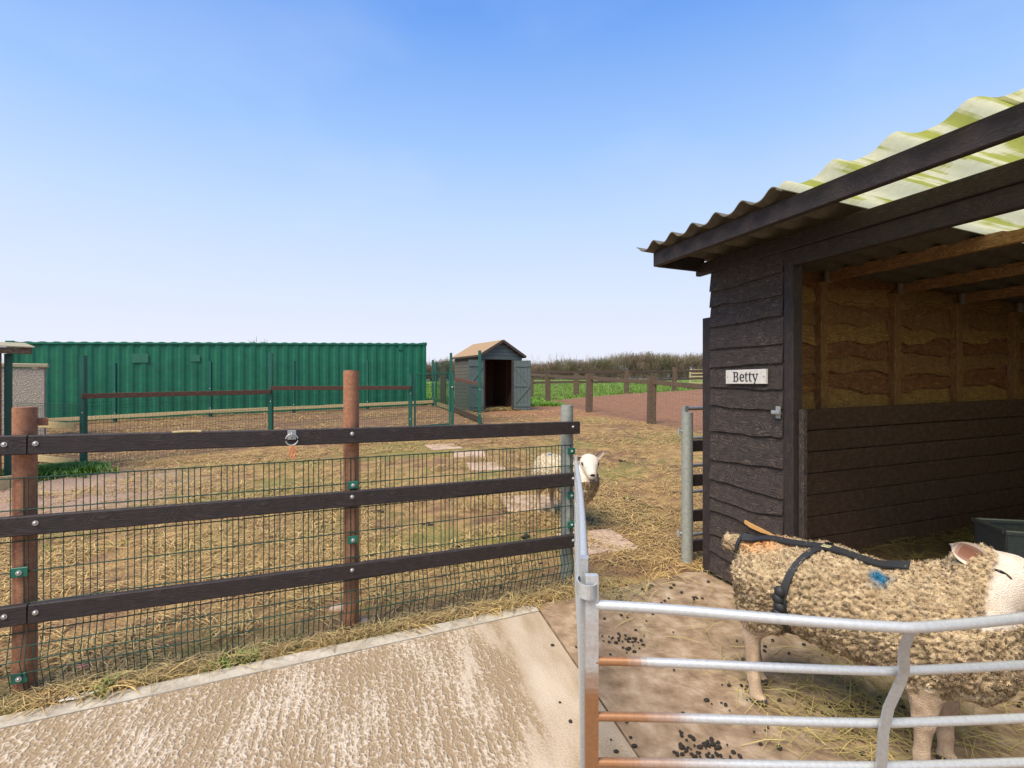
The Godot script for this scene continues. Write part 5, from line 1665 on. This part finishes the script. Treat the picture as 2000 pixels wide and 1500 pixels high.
	while tr.size() < 30000 and tries < 400000:
		tries += 1
		var zone := tries % 5
		var x: float; var d: float; var h: float; var c: Color
		if zone < 2:
			d = 2.3 + 13.0 * pow(rng.randf(), 1.4); x = rng.randf_range(-1.05, 0.5) * d
			if not yard.call(x, d): continue
			var k := nz.get_noise_2d(x * 35 + 900, d * 35) + nz.get_noise_2d(x * 130, d * 130 + 70) * 0.7 + 0.40 * exp(-Vector2(x + 2.6, d - 7.5).length_squared() / 8.0) + 0.55 * exp(-Vector2(x - 2.7, d - 11.0).length_squared() / 3.0)
			if k < 0.27: continue
			h = rng.randf_range(0.012, 0.035); c = Color(0.21, 0.26, 0.05)
		elif zone == 2:
			x = -7.75 + rng.randfn(0, 0.28); d = 8.45 + rng.randfn(0, 0.2); h = rng.randf_range(0.06, 0.16); c = Color(0.10, 0.26, 0.04)
			if d > 8.9 + (x + 7.5) * 0.9: continue
		elif zone == 3 and tries % 2 == 0:
			var f := rng.randf()
			x = lerpf(-2.2, -1.2, f) + rng.randfn(0, 0.04); d = lerpf(2.65, 3.12, f) + rng.randfn(0, 0.03)
			if rng.randf() > 0.012 or nz.get_noise_2d(x * 200, 5) < 0.05: continue
			h = rng.randf_range(0.03, 0.09); c = Color(0.17, 0.24, 0.06)
		else:
			d = 19.5 + 34.0 * rng.randf() * rng.randf(); x = rng.randf_range(-0.2, 0.45) * d
			if soil_mask(x, d) > 0.25 or (d < 21.5 and x < 0.6): continue
			h = rng.randf_range(0.06, 0.16) * (1 + d * 0.01); c = Color(0.15, 0.33, 0.035)
		tr.append(Transform3D(Basis(Vector3.UP, rng.randf() * TAU).scaled(Vector3(h * 1.4, h, h * 1.4)), P(x, d, -0.004)))
		cols.append(c.lerp(Color(0.30, 0.34, 0.08), rng.randf() * 0.5) * rng.randf_range(0.75, 1.25))
	stuff("grass", tm, M.grass, tr, cols, "green grass of the field and thin tufts in the yard", "grass")
	# droppings
	var pb := MB.new()
	pb.ball(Vector3.ZERO, Vector3(1, 0.85, 1.15), 8)
	tr = []
	for i in 1500:
		var x: float; var d: float
		if i < 650:
			x = rng.randf_range(0.2, 2.6); d = rng.randf_range(1.9, 4.2)
			if not on_concrete(x, d) or nz.get_noise_2d(x * 120, d * 120) + rng.randf() * 0.45 < 0.24: continue
			if x < 0.5 and rng.randf() < 0.75: continue
		elif i < 900:
			var c: Array = [[0.80, 2.2], [1.57, 2.46], [1.80, 2.5], [0.72, 3.2], [0.86, 2.24]][i % 5]
			x = c[0] + rng.randfn(0, 0.07); d = c[1] + rng.randfn(0, 0.05)
			if i % 3 == 0: continue
		else:
			d = 3.6 + 9 * rng.randf() * rng.randf(); x = rng.randf_range(-0.95, 0.5) * d
			if on_concrete(x, d) or nz.get_noise_2d(x * 60, d * 60) < 0.1: continue
		tr.append(Transform3D(Basis(Vector3.UP, rng.randf() * TAU).scaled(Vector3(rng.randf_range(0.7, 1.3), rng.randf_range(0.45, 1.0), rng.randf_range(0.7, 1.2)) * rng.randf_range(0.005, 0.0115) * (1.0 if d < 4 else 1.5)), Vector3(x, ground_y(x, d) + 0.006, -d)))
	stuff("droppings", pb.mesh(), M.dung, tr, PackedColorArray(), "small dark sheep droppings strewn over concrete and yard", "droppings")
	# dark dung heaps: clods
	var k := 0
	for q in [[-0.55, 4.9], [0.15, 5.2], [-0.9, 5.6], [1.5, 6.6], [1.1, 6.0], [1.35, 5.6], [0.95, 7.4], [2.2, 6.9], [-2.4, 5.2], [-1.6, 6.1], [-0.3, 7.0], [1.9, 9.0], [-2.9, 6.6], [0.05, 5.75]]:
		var b := MB.new()
		for i in 7:
			b.ball(Vector3(rng.randfn(0, 0.035), 0.008, rng.randfn(0, 0.035)), Vector3(0.022, 0.014, 0.018) * rng.randf_range(0.6, 1.2), 6)
		var o := obj(numbered("dung_clod"), b, M.dung)
		o.position = P(q[0], q[1], 0.004)
		tag(o, "dark clod of dung lying on the straw in the yard", "dung", "dung clods in the yard")
	# paving slabs set in the yard
	var slabs := [[0.84, 5.09, 0.62, 0.3, "broken paving slab beside the foot of the hurdle"], [0.24, 6.46, 0.68, 0.15, "paving slab under the pale sheep behind the fence"], [-0.44, 8.6, 0.58, 0.2, "clean pink paving slab third along the path from the pale sheep's slab"], [-0.81, 9.7, 0.58, 0.1, "paving slab fourth along the path, before the straw-strewn one"], [-1.41, 10.52, 0.62, 0.45, "straw-strewn paving slab turned askew on the path"], [-1.40, 11.75, 0.6, 0.2, "far paving slab on the path towards the mesh gate"], [-0.65, 11.9, 0.6, 0.1, "half buried paving slab nearest the shed"]]
	for q in slabs:
		var b := MB.new()
		var a: Vector3 = Vector3(cos(q[3]), 0, -sin(q[3])) * q[2] / 2
		var sl: float = (G(q[0], q[1] + 0.3) - G(q[0], q[1] - 0.3)) / 0.6
		b.beam(-a, a, q[2] * 0.98, 0.05, Vector3(0, 1, sl).normalized(), 0.008, ro(), 3)
		var o := obj(numbered("paving_slab"), b, M.paver)
		o.position = P(q[0], q[1], -0.011)
		tag(o, q[4], "slab", "stepping slabs in the yard")
	# scraps
	var sc := MB.new()
	sc.beam(Vector3(-0.02, 0, 0), Vector3(0.025, 0.01, 0.01), 0.02, 0.004, Vector3.UP, 0.001)
	mat("pink_plastic", Color(0.8, 0.2, 0.28), 0.6)
	var so := obj("plastic_scrap", sc, M.pink_plastic)
	so.position = P(-2.40, 2.86, 0.022)
	tag(so, "scrap of pink plastic on the straw behind the wire mesh", "scrap")
	var fe := MB.new()
	for i in 14:
		var f := i / 13.0
		fe.rod(Vector3(f * 0.12, 0.004, 0), Vector3(f * 0.12 + 0.02, 0.012, 0.025 * sin(f * PI) * (1 if i % 2 else -1)), 0.0022, 4)
	fe.rod(Vector3(0, 0.004, 0), Vector3(0.16, 0.012, -0.01), 0.0018, 5)
	mat("feather_white", Color(0.75, 0.74, 0.7), 0.8)
	var fo := obj("feather", fe, M.feather_white)
	fo.position = P(-2.26, 2.55, 0.012); fo.rotation.y = 0.5
	tag(fo, "white feather lying at the edge of the concrete", "feather")
	for q in [[-1.22, 3.62, 0.05, "pale stone lying on the straw behind the mesh near the middle rusty post"], [-1.0, 3.42, 0.04, "smaller pinkish stone at the foot of the middle rusty post"]]:
		var b := MB.new()
		b.ball(Vector3.ZERO, Vector3(q[2] * 1.6, q[2] * 0.6, q[2]), 9)
		var o := obj(numbered("stone"), b, M.paver)
		o.position = P(q[0], q[1], 0.01)
		tag(o, q[3], "stone")

func make_sky() -> PanoramaSkyMaterial:
	var W := 1024; var H := 512
	var im := Image.create(W, H, false, Image.FORMAT_RGBF)
	var cl := FastNoiseLite.new(); cl.seed = 9; cl.frequency = 1.5; cl.fractal_octaves = 5
	var stops := [[0.0, Color(0.83, 0.86, 0.97)], [4.0, Color(0.81, 0.85, 0.98)], [10.0, Color(0.70, 0.80, 1.0)], [17.0, Color(0.55, 0.72, 1.0)], [25.0, Color(0.36, 0.58, 0.99)], [36.0, Color(0.16, 0.37, 0.89)], [60.0, Color(0.09, 0.25, 0.72)], [90.0, Color(0.08, 0.22, 0.66)]]
	for y in H:
		var el := 90.0 - 180.0 * (y + 0.5) / H
		var c: Color = stops[0][1]
		if el > 0:
			for i in stops.size() - 1:
				if el >= stops[i][0]:
					c = (stops[i][1] as Color).lerp(stops[i + 1][1], clampf((el - stops[i][0]) / (stops[i + 1][0] - stops[i][0]), 0, 1))
		for x in W:
			var az := TAU * x / W
			var dir := Vector3(cos(deg_to_rad(el)) * cos(az), sin(deg_to_rad(el)), cos(deg_to_rad(el)) * sin(az))
			var q := clampf(cl.get_noise_3d(dir.x * 1.2, dir.y * 2.6, dir.z * 1.2) * 0.5 + 0.06, 0, 1)
			im.set_pixel(x, y, c.lerp(Color(0.86, 0.91, 1.0), q * 0.35) * 0.8)
	var p := PanoramaSkyMaterial.new()
	p.panorama = ImageTexture.create_from_image(im)
	return p

func _ready() -> void:
	rng.seed = 20
	nz.seed = 1; nz.frequency = 0.01; nz.fractal_octaves = 3
	nz2.seed = 2; nz2.frequency = 0.01; nz2.fractal_octaves = 3
	var cam := Camera3D.new()
	cam.name = "camera"; cam.position = Vector3(0, 1.6, 0); cam.fov = 73.74; cam.far = 2000.0; cam.near = 0.05
	add_child(cam); cam.current = true
	var we := WorldEnvironment.new()
	var env := Environment.new()
	env.background_mode = Environment.BG_SKY
	env.sky = Sky.new(); env.sky.sky_material = make_sky()
	env.tonemap_mode = Environment.TONE_MAPPER_LINEAR
	env.tonemap_exposure = 1.28
	env.sdfgi_enabled = true; env.ssao_enabled = true; env.ssil_enabled = true
	we.environment = env
	add_child(we)
	var sun := DirectionalLight3D.new()
	sun.name = "sun"; sun.light_energy = 1.5; sun.light_angular_distance = 38.0; sun.light_color = Color(1.0, 0.95, 0.86); sun.shadow_enabled = true
	add_child(sun)
	sun.look_at_from_position(Vector3(-5, 12, 7), Vector3.ZERO)
	make_materials()
	build_ground()
	build_concrete()
	build_shelter()
	build_container()
	build_enclosure()
	build_left()
	build_shed()
	build_right_fences()
	build_hedge()
	build_near_fence()
	build_side_gate()
	build_hurdles()
	build_sheep()
	build_litter()
